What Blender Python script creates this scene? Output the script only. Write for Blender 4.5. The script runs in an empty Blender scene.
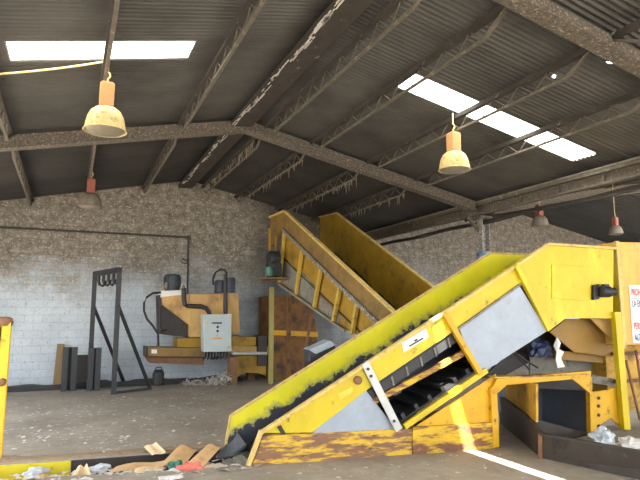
import bpy, bmesh, math, random
from mathutils import Vector, Matrix, noise
random.seed(7)
V = Vector
SC = bpy.context.scene
COL = SC.collection
# ------------------------------------------------------------------ camera model (a 31.5 mm lens, eye at 1.8 m)
F = 560.0
PHI = math.atan(75 / F); TH = math.atan(251 * math.cos(PHI) / F)
RV = V((math.cos(TH), -math.sin(TH), 0))
UV = V((-math.sin(TH) * math.sin(PHI), -math.cos(TH) * math.sin(PHI), math.cos(PHI)))
FV = V((math.sin(TH) * math.cos(PHI), math.cos(TH) * math.cos(PHI), math.sin(PHI)))
EYE = V((0, 0, 1.8))

def ray(x, y): return FV * F + RV * (x - 320) + UV * (240 - y)
def on_plane(x, y, p, n):
    d = ray(x, y); return EYE + d * ((p - EYE).dot(n) / d.dot(n))
def atY(x, y, Y): return on_plane(x, y, V((0, Y, 0)), V((0, 1, 0)))
def atX(x, y, X): return on_plane(x, y, V((X, 0, 0)), V((1, 0, 0)))
def atZ(x, y, Z): return on_plane(x, y, V((0, 0, Z)), V((0, 0, 1)))
def atD(x, y, D): return EYE + ray(x, y) * (D / F)

# ------------------------------------------------------------------ materials
def srgb(r, g, b):
    f = lambda c: ((c / 255 + .055) / 1.055) ** 2.4 if c > 10 else c / 255 / 12.92
    return (f(r), f(g), f(b), 1)

def mat(name, col, rough=.6, metal=0.0, var=.25, vscale=3.0, wear=None, wscale=4.0, wthr=.62, wsoft=.06,
        wear2=None, w2scale=9.0, w2thr=.66, stretch=(1, 1, 1), bump=0.0, bscale=40):
    m = bpy.data.materials.new(name); m.use_nodes = True
    nt = m.node_tree; N = nt.nodes; L = nt.links
    b = N['Principled BSDF']; b.inputs['Roughness'].default_value = rough; b.inputs['Metallic'].default_value = metal
    tc = N.new('ShaderNodeTexCoord'); mp = N.new('ShaderNodeMapping'); mp.inputs['Scale'].default_value = stretch
    L.new(tc.outputs['Object'], mp.inputs['Vector'])
    def nz(scale, detail=6, off=0):
        n = N.new('ShaderNodeTexNoise'); n.inputs['Scale'].default_value = scale; n.inputs['Detail'].default_value = detail
        n.inputs['Roughness'].default_value = .65
        if off:
            m2 = N.new('ShaderNodeMapping'); m2.inputs['Location'].default_value = (off, off * 1.7, off * .6)
            L.new(mp.outputs['Vector'], m2.inputs['Vector']); L.new(m2.outputs['Vector'], n.inputs['Vector'])
        else: L.new(mp.outputs['Vector'], n.inputs['Vector'])
        return n.outputs['Fac']
    def mix(fac, a, c):
        x = N.new('ShaderNodeMix'); x.data_type = 'RGBA'
        L.new(fac, x.inputs['Factor'])
        for s, v in ((6, a), (7, c)):
            if isinstance(v, tuple): x.inputs[s].default_value = v
            else: L.new(v, x.inputs[s])
        return x.outputs[2]
    def step(fac, thr, soft):
        r = N.new('ShaderNodeMapRange'); r.inputs['From Min'].default_value = thr - soft; r.inputs['From Max'].default_value = thr + soft
        L.new(fac, r.inputs['Value']); return r.outputs['Result']
    dark = tuple(c * (1 - var) for c in col[:3]) + (1,); lite = tuple(min(1, c * (1 + var * .5)) for c in col[:3]) + (1,)
    c = mix(step(nz(vscale), .5, .2), dark, lite)
    if wear: c = mix(step(nz(wscale, 8, 3.1), wthr, wsoft), c, wear)
    if wear2: c = mix(step(nz(w2scale, 8, 7.7), w2thr, .05), c, wear2)
    L.new(c, b.inputs['Base Color'])
    if bump:
        bp = N.new('ShaderNodeBump'); bp.inputs['Strength'].default_value = bump; bp.inputs['Distance'].default_value = .02
        L.new(nz(bscale, 4), bp.inputs['Height']); L.new(bp.outputs['Normal'], b.inputs['Normal'])
    m['nodes'] = 1
    return m

M = {}
M['yellow'] = mat('machine_yellow', srgb(200, 175, 0), .5, 0, .22, 2.0, srgb(104, 84, 36), 6, .67, .05, srgb(208, 186, 22), 3, .6, stretch=(1, 1, .6))
M['lime'] = mat('sunfaded_yellow', srgb(206, 200, 30), .5, 0, .18, 1.6, srgb(150, 150, 90), 3.5, .7, .08)
M['orange'] = mat('orange_yellow_paint', srgb(206, 156, 14), .55, 0, .2, 2.5, srgb(120, 84, 36), 6, .64, .05, srgb(60, 48, 38), 7, .7)
M['rear_yellow'] = mat('dusty_yellow_paint', srgb(158, 124, 30), .6, 0, .25, 2.0, srgb(98, 78, 36), 3, .62, .1)
M['rib_yellow'] = mat('pale_yellow_rib', srgb(190, 160, 66), .6, 0, .2, 3, srgb(120, 98, 50), 6, .62)
M['rear_tan'] = mat('dusty_tan_paint', srgb(132, 104, 52), .65, 0, .25, 1.5, srgb(88, 74, 46), 3, .6, .1)
M['press_tan'] = mat('press_tan_paint', srgb(198, 160, 98), .6, 0, .2, 2.2, srgb(146, 108, 62), 3.5, .58, .08, srgb(90, 66, 44), 8, .7, stretch=(1, 1, .5))
M['press_yellow'] = mat('press_dirty_yellow', srgb(190, 146, 44), .6, 0, .25, 2, srgb(96, 72, 40), 4, .62, .08)
M['rust_yellow'] = mat('rusted_yellow_plate', srgb(206, 166, 30), .65, 0, .25, 3, srgb(112, 72, 48), 3.2, .5, .05, srgb(70, 50, 40), 12, .64, stretch=(.7, .7, 3))
M['rust_plate'] = mat('worn_maroon_plate', srgb(128, 92, 66), .65, 0, .25, 3, srgb(206, 166, 46), 3.4, .52, .04, srgb(78, 52, 46), 9, .62, stretch=(.6, .6, 3))
M['edge'] = mat('dusty_flange', srgb(206, 178, 104), .7, 0, .25, 6, srgb(150, 118, 62), 8, .6, .08)
M['tan_tower'] = mat('tan_tower_sheet', srgb(212, 166, 70), .55, 0, .12, 1.8, srgb(196, 146, 78), 2.4, .58, .1, srgb(206, 190, 160), 3, .66, stretch=(1, 1, .45))
M['brown_chute'] = mat('brown_chute', srgb(146, 112, 48), .6, 0, .12, 1.5, srgb(118, 88, 42), 1.2, .6, .15)
M['grey_plate'] = mat('pale_grey_plate', srgb(150, 160, 172), .5, .1, .12, 2.5, srgb(146, 150, 152), 9, .62, .08, srgb(120, 112, 100), 22, .7)
M['galv'] = mat('bare_steel_strut', srgb(184, 184, 180), .45, .3, .12, 6, srgb(130, 120, 104), 20, .68)
M['dusty_grey'] = mat('dusty_grey_sheet', srgb(126, 122, 112), .8, 0, .25, 4, srgb(90, 84, 70), 8, .6)
M['rubber'] = mat('black_rubber', srgb(38, 38, 40), .55, 0, .3, 5, srgb(80, 76, 70), 14, .68)
M['dark_steel'] = mat('dark_steel', srgb(52, 48, 46), .55, .2, .3, 4, srgb(86, 66, 50), 7, .64)
M['curb'] = mat('dusty_steel_lip', srgb(148, 128, 104), .8, 0, .2, 5, srgb(116, 100, 84), 7, .6)
M['lip'] = mat('worn_belt_lip', srgb(72, 78, 88), .5, 0, .25, 5, srgb(120, 120, 116), 12, .62)
M['trough'] = mat('dark_trough_steel', srgb(62, 54, 48), .45, .15, .25, 3, srgb(104, 88, 70), 6, .68, .06, srgb(34, 32, 32), 4, .58)
M['chamber'] = mat('chamber_steel', srgb(120, 126, 138), .45, .1, .2, 2)
M['black_steel'] = mat('blackened_steel', srgb(38, 40, 44), .55, .1, .3, 5, srgb(76, 70, 66), 16, .68)
M['motor'] = mat('motor_grey', srgb(62, 70, 78), .5, .1, .2, 6)
M['motor_green'] = mat('motor_green', srgb(58, 104, 88), .5, .1, .2, 6, srgb(40, 40, 40), 10, .6)
M['cabinet'] = mat('cabinet_grey', srgb(176, 188, 190), .45, 0, .06, 3, srgb(130, 130, 120), 12, .72)
M['white_label'] = mat('label_white', srgb(226, 226, 222), .6, 0, .06, 6, srgb(150, 140, 120), 14, .68)
M['faded_label'] = mat('label_faded', srgb(220, 190, 70), .6, 0, .15, 9)
M['ink'] = mat('ink_dark', srgb(44, 48, 60), .6, 0, .1)
M['red_ink'] = mat('ink_red', srgb(200, 40, 40), .6, 0, .05)
M['blue_ink'] = mat('ink_blue', srgb(58, 70, 120), .6, 0, .05)
M['orange_ink'] = mat('ink_orange', srgb(214, 160, 60), .6, 0, .05)
M['dusty_beam'] = mat('dusty_painted_beam', srgb(98, 90, 80), .85, 0, .45, 16, srgb(156, 148, 134), 26, .6, .06, srgb(66, 60, 54), 30, .58, bump=.5, bscale=60)
M['column'] = mat('flaking_pale_column', srgb(140, 136, 128), .85, 0, .35, 12, srgb(188, 184, 174), 20, .56, .06, srgb(78, 74, 68), 26, .6)
M['purlin'] = mat('sooty_purlin', srgb(96, 90, 80), .8, 0, .3, 8, srgb(138, 130, 114), 10, .62)
M['ridge'] = mat('sooty_ridge', srgb(58, 53, 48), .85, 0, .35, 6, srgb(150, 146, 138), 7, .68, .04, stretch=(1, .6, 1))
M['strand'] = mat('dust_strand', srgb(120, 112, 98), .95, 0, .2)
M['lamp_shade'] = mat('dusty_lamp_glass', srgb(204, 184, 128), .5, 0, .2, 12, srgb(164, 130, 76), 16, .58)
M['lamp_box'] = mat('lamp_housing_tan', srgb(182, 138, 88), .6, 0, .12, 10)
M['lamp_box_red'] = mat('lamp_housing_red', srgb(134, 72, 54), .6, 0, .15, 10)
M['lamp_grey'] = mat('sooty_lamp_glass', srgb(112, 104, 92), .6, 0, .25, 12, srgb(84, 76, 66), 14, .6)
M['lamp_lens'] = mat('lamp_lens', srgb(130, 124, 108), .35, 0, .2, 8)
M['wire'] = mat('pale_wire', srgb(196, 178, 120), .6, 0, .1)
M['pipe'] = mat('conduit_dark', srgb(58, 54, 50), .6, 0, .3, 8)
M['card'] = mat('cardboard', srgb(206, 168, 120), .85, 0, .14, 4, srgb(168, 130, 88), 5, .62, .1)
M['card_pale'] = mat('cardboard_pale', srgb(222, 194, 156), .85, 0, .12, 4, srgb(188, 154, 116), 5, .62, .1)
M['paper'] = mat('paper_scrap', srgb(206, 202, 196), .8, 0, .25, 2)
M['film'] = mat('plastic_film', srgb(190, 196, 204), .35, 0, .2, 4)
M['film_green'] = mat('plastic_green', srgb(40, 104, 92), .4, 0, .2, 4)
M['film_red'] = mat('plastic_red', srgb(206, 110, 96), .5, 0, .2, 4)
M['film_blue'] = mat('plastic_blue', srgb(32, 44, 78), .5, 0, .4, 6)
M['rag_blue'] = mat('rag_blue', srgb(120, 150, 190), .8, 0, .2, 8)
M['dirt'] = mat('trodden_rubbish', srgb(122, 108, 90), .95, 0, .35, 8, srgb(196, 188, 178), 12, .62, .04, bump=.8, bscale=25)
M['yellow_edge'] = mat('pit_edge_yellow', srgb(208, 190, 30), .55, 0, .15, 3, srgb(120, 112, 90), 4, .62, .04)
M['bollard'] = mat('bollard_yellow', srgb(226, 178, 36), .55, 0, .12, 4, srgb(150, 110, 50), 8, .64)
M['rusty'] = mat('rusty_brown', srgb(126, 92, 66), .8, 0, .3, 9)
M['rust_red'] = mat('rust_red_plate', srgb(124, 84, 36), .7, 0, .3, 3, srgb(62, 46, 32), 3, .54, .1)
M['post_olive'] = mat('post_olive', srgb(158, 148, 84), .6, 0, .15, 5)
M['timber'] = mat('timber', srgb(140, 118, 84), .8, 0, .2, 6, stretch=(4, 4, .6))

def special(name):
    m = bpy.data.materials.new(name); m.use_nodes = True
    return m, m.node_tree.nodes, m.node_tree.links, m.node_tree.nodes['Principled BSDF']

def ramp(N, L, src, stops):
    r = N.new('ShaderNodeValToRGB'); e = r.color_ramp.elements
    while len(e) > 1: e.remove(e[0])
    e[0].position, e[0].color = stops[0]
    for p, c in stops[1:]:
        k = e.new(p); k.color = c
    L.new(src, r.inputs['Fac']); return r.outputs['Color']

def nmix(N, L, fac, a, b, mode='MIX'):
    x = N.new('ShaderNodeMix'); x.data_type = 'RGBA'; x.blend_type = mode
    if isinstance(fac, (int, float)): x.inputs['Factor'].default_value = fac
    else: L.new(fac, x.inputs['Factor'])
    for s, v in ((6, a), (7, b)):
        if isinstance(v, tuple): x.inputs[s].default_value = v
        else: L.new(v, x.inputs[s])
    return x.outputs[2]

def nmath(N, L, op, a, b=0.0, clamp=False):
    x = N.new('ShaderNodeMath'); x.operation = op; x.use_clamp = clamp
    for s, v in ((0, a), (1, b)):
        if isinstance(v, (int, float)): x.inputs[s].default_value = v
        else: L.new(v, x.inputs[s])
    return x.outputs[0]

def nnoise(N, L, vec, scale, detail=6, rough=.6):
    n = N.new('ShaderNodeTexNoise'); n.inputs['Scale'].default_value = scale; n.inputs['Detail'].default_value = detail
    n.inputs['Roughness'].default_value = rough; L.new(vec, n.inputs['Vector']); return n.outputs['Fac']

def block_wall(axis):
    """concrete blocks: old whitewash on the lower courses, bare grey-brown block above, patches flaked off"""
    m, N, L, b = special('block_wall_' + axis)
    tc = N.new('ShaderNodeTexCoord'); sp = N.new('ShaderNodeSeparateXYZ'); L.new(tc.outputs['Object'], sp.inputs[0])
    cb = N.new('ShaderNodeCombineXYZ'); L.new(sp.outputs['X' if axis == 'x' else 'Y'], cb.inputs['X']); L.new(sp.outputs['Z'], cb.inputs['Y'])
    br = N.new('ShaderNodeTexBrick'); br.inputs['Scale'].default_value = 1; br.inputs['Brick Width'].default_value = .42
    br.inputs['Row Height'].default_value = .2; br.inputs['Mortar Size'].default_value = .009; br.inputs['Mortar Smooth'].default_value = .3
    br.inputs['Color1'].default_value = (.93, .93, .93, 1); br.inputs['Color2'].default_value = (1, 1, 1, 1); br.inputs['Mortar'].default_value = (.72, .72, .72, 1)
    L.new(cb.outputs[0], br.inputs['Vector'])
    P = cb.outputs[0]
    big = nnoise(N, L, P, .7, 5); mid = nnoise(N, L, P, 5, 8, .7); fine = nnoise(N, L, P, 16, 8, .75)
    h = nmath(N, L, 'ADD', sp.outputs['Z'], nmath(N, L, 'MULTIPLY', nmath(N, L, 'SUBTRACT', big, .5), 3.4))
    h = nmath(N, L, 'ADD', h, nmath(N, L, 'MULTIPLY', nmath(N, L, 'SUBTRACT', mid, .5), 2.2))
    mr = N.new('ShaderNodeMapRange'); mr.inputs['From Min'].default_value = 2.0; mr.inputs['From Max'].default_value = 3.3; L.new(h, mr.inputs['Value'])
    bare = ramp(N, L, mid, [(.3, srgb(88, 82, 74)), (.5, srgb(120, 114, 104)), (.72, srgb(162, 155, 143))])
    wash = ramp(N, L, big, [(.3, srgb(176, 188, 198)), (.7, srgb(210, 220, 228))])
    c = nmix(N, L, mr.outputs[0], wash, bare)
    fl = N.new('ShaderNodeMapRange'); fl.inputs['From Min'].default_value = .56; fl.inputs['From Max'].default_value = .62; L.new(fine, fl.inputs['Value'])
    flk = nmath(N, L, 'MULTIPLY', fl.outputs[0], .75)
    c = nmix(N, L, flk, c, srgb(214, 208, 194))
    dk = N.new('ShaderNodeMapRange'); dk.inputs['From Min'].default_value = .44; dk.inputs['From Max'].default_value = .34; L.new(fine, dk.inputs['Value'])
    c = nmix(N, L, nmath(N, L, 'MULTIPLY', dk.outputs[0], .7), c, srgb(92, 88, 84))
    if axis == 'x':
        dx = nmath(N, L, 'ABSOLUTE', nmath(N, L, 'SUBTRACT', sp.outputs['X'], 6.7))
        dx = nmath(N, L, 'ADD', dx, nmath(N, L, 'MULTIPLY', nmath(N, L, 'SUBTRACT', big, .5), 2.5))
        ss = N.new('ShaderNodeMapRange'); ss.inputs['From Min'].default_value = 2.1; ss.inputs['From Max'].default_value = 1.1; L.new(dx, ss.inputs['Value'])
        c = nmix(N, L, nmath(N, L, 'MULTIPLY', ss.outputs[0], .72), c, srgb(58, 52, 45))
    c = nmix(N, L, .8, c, br.outputs['Color'], 'MULTIPLY')
    L.new(c, b.inputs['Base Color']); b.inputs['Roughness'].default_value = .9
    bp = N.new('ShaderNodeBump'); bp.inputs['Strength'].default_value = .5; bp.inputs['Distance'].default_value = .01
    L.new(br.outputs['Fac'], bp.inputs['Height']); bp.invert = True; L.new(bp.outputs[0], b.inputs['Normal'])
    return m

def floor_mat():
    m, N, L, b = special('trodden_concrete')
    tc = N.new('ShaderNodeTexCoord'); P = tc.outputs['Object']
    a = nnoise(N, L, P, .8, 6); f = nnoise(N, L, P, 7, 10, .7); g = nnoise(N, L, P, 45, 6, .7)
    c = ramp(N, L, a, [(.3, srgb(136, 126, 114)), (.55, srgb(157, 147, 134)), (.75, srgb(172, 163, 151))])
    c = nmix(N, L, .55, c, ramp(N, L, f, [(.3, (.5, .49, .48, 1)), (.6, (1, 1, 1, 1))]), 'MULTIPLY')
    mr = N.new('ShaderNodeMapRange'); mr.inputs['From Min'].default_value = .70; mr.inputs['From Max'].default_value = .74; L.new(nmath(N, L, 'ADD', g, nmath(N, L, 'MULTIPLY', nmath(N, L, 'SUBTRACT', nnoise(N, L, P, 1.6, 3), .62), .5)), mr.inputs['Value'])
    c = nmix(N, L, nmath(N, L, 'MULTIPLY', mr.outputs[0], .5), c, srgb(170, 160, 146))
    L.new(c, b.inputs['Base Color']); b.inputs['Roughness'].default_value = .75
    bp = N.new('ShaderNodeBump'); bp.inputs['Strength'].default_value = .3; bp.inputs['Distance'].default_value = .015
    L.new(f, bp.inputs['Height']); L.new(bp.outputs[0], b.inputs['Normal'])
    return m

def roof_mat():
    m, N, L, b = special('sooty_corrugated_sheet')
    tc = N.new('ShaderNodeTexCoord'); sp = N.new('ShaderNodeSeparateXYZ'); L.new(tc.outputs['Object'], sp.inputs[0])
    sheet = nmath(N, L, 'FLOOR', nmath(N, L, 'DIVIDE', sp.outputs['Y'], .81))
    wn = N.new('ShaderNodeTexWhiteNoise'); wn.noise_dimensions = '1D'; L.new(sheet, wn.inputs['W'])
    a = nnoise(N, L, tc.outputs['Object'], .9, 6)
    c = ramp(N, L, a, [(.3, srgb(72, 71, 69)), (.7, srgb(102, 101, 98))])
    c = nmix(N, L, .35, c, nmix(N, L, wn.outputs['Value'], (.5, .5, .5, 1), (1.0, 1.0, 1.0, 1)), 'MULTIPLY')
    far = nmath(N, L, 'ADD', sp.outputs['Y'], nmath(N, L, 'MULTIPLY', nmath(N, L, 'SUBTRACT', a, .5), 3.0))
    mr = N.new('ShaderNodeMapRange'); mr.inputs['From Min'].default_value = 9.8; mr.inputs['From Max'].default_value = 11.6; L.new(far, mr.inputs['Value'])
    c = nmix(N, L, nmath(N, L, 'MULTIPLY', mr.outputs[0], .6), c, srgb(38, 36, 34))          # sheets turn darker in the far bay, with a ragged edge
    L.new(c, b.inputs['Base Color']); b.inputs['Roughness'].default_value = .5; b.inputs['Metallic'].default_value = .3
    return m

def skylight_mat():
    m, N, L, b = special('translucent_skylight_sheet')
    N.remove(b)
    t = N.new('ShaderNodeBsdfTranslucent'); t.inputs['Color'].default_value = (.94, .93, .88, 1)
    d = N.new('ShaderNodeBsdfDiffuse'); d.inputs['Color'].default_value = (.8, .75, .6, 1)
    x = N.new('ShaderNodeMixShader'); x.inputs[0].default_value = .12
    L.new(t.outputs[0], x.inputs[1]); L.new(d.outputs[0], x.inputs[2]); L.new(x.outputs[0], N['Material Output'].inputs['Surface'])
    return m

def worn_inner():
    """lime paint rubbed down to black along the belt; the local z of the panel object runs across the panel"""
    m, N, L, b = special('rubbed_lime_panel')
    tc = N.new('ShaderNodeTexCoord'); P = tc.outputs['Object']
    sp = N.new('ShaderNodeSeparateXYZ'); L.new(P, sp.inputs[0])
    # height above the belt line, in metres
    h = nmath(N, L, 'SUBTRACT', sp.outputs['Z'], nmath(N, L, 'MULTIPLY', sp.outputs['X'], .578))
    a = nnoise(N, L, P, 2.6, 8, .7); f = nnoise(N, L, P, 9, 6, .7)
    hh = nmath(N, L, 'ADD', h, nmath(N, L, 'MULTIPLY', nmath(N, L, 'SUBTRACT', a, .5), .5))
    hh = nmath(N, L, 'ADD', hh, nmath(N, L, 'MULTIPLY', nmath(N, L, 'SUBTRACT', f, .5), .25))
    hh = nmath(N, L, 'ADD', hh, nmath(N, L, 'MULTIPLY', sp.outputs['X'], .045))
    w = N.new('ShaderNodeMapRange'); w.inputs['From Min'].default_value = .215; w.inputs['From Max'].default_value = .19; L.new(hh, w.inputs['Value'])
    h2 = N.new('ShaderNodeMapRange'); h2.inputs['From Min'].default_value = .30; h2.inputs['From Max'].default_value = .22; L.new(hh, h2.inputs['Value'])
    base = ramp(N, L, nnoise(N, L, P, 1.7, 6), [(.3, srgb(208, 200, 12)), (.7, srgb(230, 222, 24))])
    c = nmix(N, L, nmath(N, L, 'MULTIPLY', h2.outputs[0], .7), base, srgb(140, 144, 96))
    c = nmix(N, L, w.outputs[0], c, srgb(44, 50, 62))
    L.new(c, b.inputs['Base Color']); b.inputs['Roughness'].default_value = .5
    return m

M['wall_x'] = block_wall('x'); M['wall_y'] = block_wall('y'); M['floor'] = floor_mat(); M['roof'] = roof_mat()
M['skylight'] = skylight_mat(); M['worn'] = worn_inner()

# ------------------------------------------------------------------ mesh building
class MB:
    def __init__(s): s.v = []; s.f = []
    def add(s, vs, fs):
        o = len(s.v); s.v += [V(p) for p in vs]; s.f += [tuple(i + o for i in f) for f in fs]; return s
    def prism(s, pts, vec):
        n = len(pts); vec = V(vec); pts = [V(p) for p in pts]
        nrm = V((0, 0, 0))
        for i in range(n): nrm += pts[i].cross(pts[(i + 1) % n])
        if nrm.dot(vec) > 0: pts = pts[::-1]
        fs = [tuple(range(n)), tuple(range(2 * n - 1, n - 1, -1))]
        fs += [(i, n + i, n + (i + 1) % n, (i + 1) % n) for i in range(n)]
        fs[2:] = [f[::-1] for f in fs[2:]]
        return s.add(pts + [p + vec for p in pts], fs)
    def box(s, c, size, R=None):
        c = V(c); h = V(size) / 2; pts = []
        for z in (-1, 1):
            for (x, y) in ((-1, -1), (1, -1), (1, 1), (-1, 1)):
                p = V((x * h.x, y * h.y, z * h.z)); pts.append(c + (R @ p if R else p))
        return s.add(pts, [(3, 2, 1, 0), (4, 5, 6, 7), (0, 1, 5, 4), (1, 2, 6, 5), (2, 3, 7, 6), (3, 0, 4, 7)])
    def bar(s, a, b, w, h, up=(0, 0, 1)):
        a, b = V(a), V(b); d = (b - a).normalized(); up = V(up)
        sd = d.cross(up)
        if sd.length < 1e-4: sd = d.cross(V((0, 1, 0)))
        sd.normalize(); u = sd.cross(d).normalized()
        q = [sd * (i * w / 2) + u * (j * h / 2) for i, j in ((-1, -1), (1, -1), (1, 1), (-1, 1))]
        return s.add([a + p for p in q] + [b + p for p in q],
                     [(0, 1, 2, 3), (7, 6, 5, 4), (0, 4, 5, 1), (1, 5, 6, 2), (2, 6, 7, 3), (3, 7, 4, 0)])
    def tube(s, path, r, n=8, cap=True):
        path = [V(p) for p in path]; rings = []
        ref = V((0, 0, 1))
        for i, p in enumerate(path):
            d = (path[min(i + 1, len(path) - 1)] - path[max(i - 1, 0)]).normalized()
            if abs(d.dot(ref)) > .95: ref = V((1, 0, 0)) if abs(d.x) < .9 else V((0, 1, 0))
            a = d.cross(ref).normalized(); b = d.cross(a).normalized(); ref = -b if False else ref
            rr = r[i] if isinstance(r, (list, tuple)) else r
            rings.append([p + (a * math.cos(t * 2 * math.pi / n) + b * math.sin(t * 2 * math.pi / n)) * rr for t in range(n)])
        vs = [q for g in rings for q in g]; fs = []
        for i in range(len(path) - 1):
            for t in range(n):
                fs.append((i * n + t, i * n + (t + 1) % n, (i + 1) * n + (t + 1) % n, (i + 1) * n + t))
        if cap: fs += [tuple(range(n))[::-1], tuple(range((len(path) - 1) * n, len(path) * n))]
        return s.add(vs, fs)
    def lathe(s, c, prof, n=24, axis=(0, 0, 1)):
        c = V(c); ax = V(axis).normalized(); t = V((1, 0, 0)) if abs(ax.x) < .8 else V((0, 1, 0))
        a = ax.cross(t).normalized(); b = ax.cross(a).normalized(); vs = []; fs = []
        for r, h in prof:
            for k in range(n):
                an = 2 * math.pi * k / n; vs.append(c + ax * h + (a * math.cos(an) + b * math.sin(an)) * r)
        for i in range(len(prof) - 1):
            for k in range(n): fs.append((i * n + k, i * n + (k + 1) % n, (i + 1) * n + (k + 1) % n, (i + 1) * n + k))
        fs += [tuple(range(n))[::-1], tuple(range((len(prof) - 1) * n, len(prof) * n))]
        return s.add(vs, fs)
    def grid(s, P):
        r, c = len(P), len(P[0])
        return s.add([q for row in P for q in row], [(i * c + j, i * c + j + 1, (i + 1) * c + j + 1, (i + 1) * c + j) for i in range(r - 1) for j in range(c - 1)])

ORG = {}
def tag(o, label=None, cat=None, group=None, kind=None):
    if label: o['label'] = label
    if cat: o['category'] = cat
    if group: o['group'] = group
    if kind: o['kind'] = kind
    return o

def put(name, mb, material, parent=None, bevel=0.0, smooth=False, label=None, org=None, solid=0.0):
    """link the collected shapes as ONE mesh object"""
    if parent is not None: o0, R = ORG[parent.name]
    elif org is not None: o0, R = V(org), Matrix.Identity(3)
    else:
        xs = [v.x for v in mb.v]; ys = [v.y for v in mb.v]
        o0, R = V(((min(xs) + max(xs)) / 2, (min(ys) + max(ys)) / 2, min(v.z for v in mb.v))), Matrix.Identity(3)
    Ri = R.transposed()
    me = bpy.data.meshes.new(name); me.from_pydata([Ri @ (v - o0) for v in mb.v], [], mb.f)
    bm = bmesh.new(); bm.from_mesh(me); bmesh.ops.recalc_face_normals(bm, faces=bm.faces); bm.to_mesh(me); bm.free()
    me.materials.append(M[material])
    if smooth:
        me.polygons.foreach_set('use_smooth', [True] * len(me.polygons)); me.set_sharp_from_angle(angle=math.radians(40))
    o = bpy.data.objects.new(name, me); COL.objects.link(o)
    if parent is not None: o.parent = parent
    else: o.location = o0
    ORG[o.name] = (o0, R)
    if solid:
        md = o.modifiers.new('thickness', 'SOLIDIFY'); md.thickness = solid
    if bevel:
        md = o.modifiers.new('edge', 'BEVEL'); md.width = bevel; md.segments = 2; md.limit_method = 'ANGLE'
    if label: o['label'] = label
    return o

def thing(name, loc, label, cat, group=None, R=None):
    o = bpy.data.objects.new(name, None); COL.objects.link(o); o.location = loc; o.empty_display_size = .1
    if R: o.rotation_euler = R.to_euler()
    ORG[o.name] = (V(loc), R or Matrix.Identity(3))
    return tag(o, label, cat, group)

def struct(name, mb, material, label=None, **k):
    o = put(name, mb, material, org=(0, 0, 0), **k); o['kind'] = 'structure'
    if label: o['label'] = label
    return o

# ------------------------------------------------------------------ the shed
XR, XV, XL = 3.05, 9.0, -3.2          # ridge, valley and left eave
ZR, SL, SL2 = 5.75, .21, .19
XR2, XE = 15.55, 21.8
YF, YB = -5.0, 16.5
def roofz(x):
    if x <= XV: return ZR - SL * abs(x - XR)
    return ZR - SL2 * abs(x - XR2)

def roof_slope(x0, x1, holes, pitch=.09, amp=.017, y0=YF, y1=YB + .1, segs=6):
    ny = int((y1 - y0) / pitch * segs)
    xs = sorted(set([x0, x1] + [h[0] for h in holes] + [h[1] for h in holes] + [x0 + (x1 - x0) * k / 4 for k in range(5)]))
    mb = MB(); P = []
    ys = [y0 + k * pitch / segs for k in range(ny + 1)]
    for x in xs:
        P.append([V((x, y, roofz(x) + .03 + amp * math.sin(2 * math.pi * y / pitch) + .012 * math.floor((y % 1.62) / .81))) for y in ys])
    n = len(ys); vs = [q for r in P for q in r]; fs = []
    for i in range(len(xs) - 1):
        xm = (xs[i] + xs[i + 1]) / 2
        for j in range(n - 1):
            ym = (ys[j] + ys[j + 1]) / 2
            if any(h[0] < xm < h[1] and h[2] < ym < h[3] for h in holes): continue
            fs.append((i * n + j, i * n + j + 1, (i + 1) * n + j + 1, (i + 1) * n + j))
    return mb.add(vs, fs)

SKY_L = (-.84, 1.34, 7.1, 7.66); SKY_R = (4.58, 8.42, 6.84, 7.36)
SLIT = (3.57, 3.73, .7, 4.2)
FILL_N1 = (-2.4, 2.4, .9, 1.6); FILL_N2 = (4.6, 8.4, .2, .75)        # unseen skylights over the viewer's head, added to light the floor
rf = roof_slope(XL, XR - .04, [SKY_L, FILL_N1]); r2 = roof_slope(XR + .04, XV, [SKY_R, FILL_N2, SLIT, (6.05, 6.1, 5.5, 5.56), (6.3, 6.36, 4.8, 4.88)])
rf.add(r2.v, r2.f)
FILL_S1 = (9.7, 14.8, 6.2, 7.3); FILL_S2 = (16.2, 21, 6.2, 7.3)  # unseen skylights added to light the second bay and its back wall
for a, b, hl in ((XV, XR2, FILL_S1), (XR2, XE, FILL_S2)):
    q = roof_slope(a, b, [hl], pitch=.18, amp=.02, segs=6); rf.add(q.v, q.f)
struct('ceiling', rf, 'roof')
for k, (h, lab) in enumerate(((SKY_L, 0), (SKY_R, 1), (FILL_N1, 0), (FILL_N2, 0), (FILL_S1, 0), (FILL_S2, 0))):
    q = roof_slope(h[0] - .02, h[1] + .02, [], y0=h[2] - .02, y1=h[3] + .02)
    struct('window_%d' % (k + 1), q, 'skylight', 'glowing translucent skylight strip, %s roof slope' % ('left', 'right', 'added unseen in the near left', 'added unseen in the near right', 'added unseen in the second bay left', 'added unseen in the second bay right')[k])
# ridge capping, sooty, with pale streaks of old sealant
q = MB()
q.prism([(XR - .30, YF, ZR - .13), (XR + .10, YF, ZR - .10), (XR + .10, YF, ZR - .20), (XR - .30, YF, ZR - .23)], (0, YB - YF, 0))
q.prism([(XR - .2, YF, ZR + .0), (XR, YF, ZR + .05), (XR + .2, YF, ZR + .0), (XR + .2, YF, ZR - .03), (XR, YF, ZR + .01), (XR - .2, YF, ZR - .03)], (0, YB - YF, 0))
struct('trim_1', q, 'ridge', 'sooty ridge capping under the peak of the roof')
q = MB()
for k in range(150):
    y = random.uniform(5.2, 16); l = random.uniform(.03, .3); o = random.uniform(-.035, .035) + .02 * math.sin(y * 3)
    q.box((XR - .27 + o, y, ZR - .232), (random.uniform(.006, .024), l, .006))
struct('trim_3', q, 'paper', 'broken white line of old sealant along the ridge capping')
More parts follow.
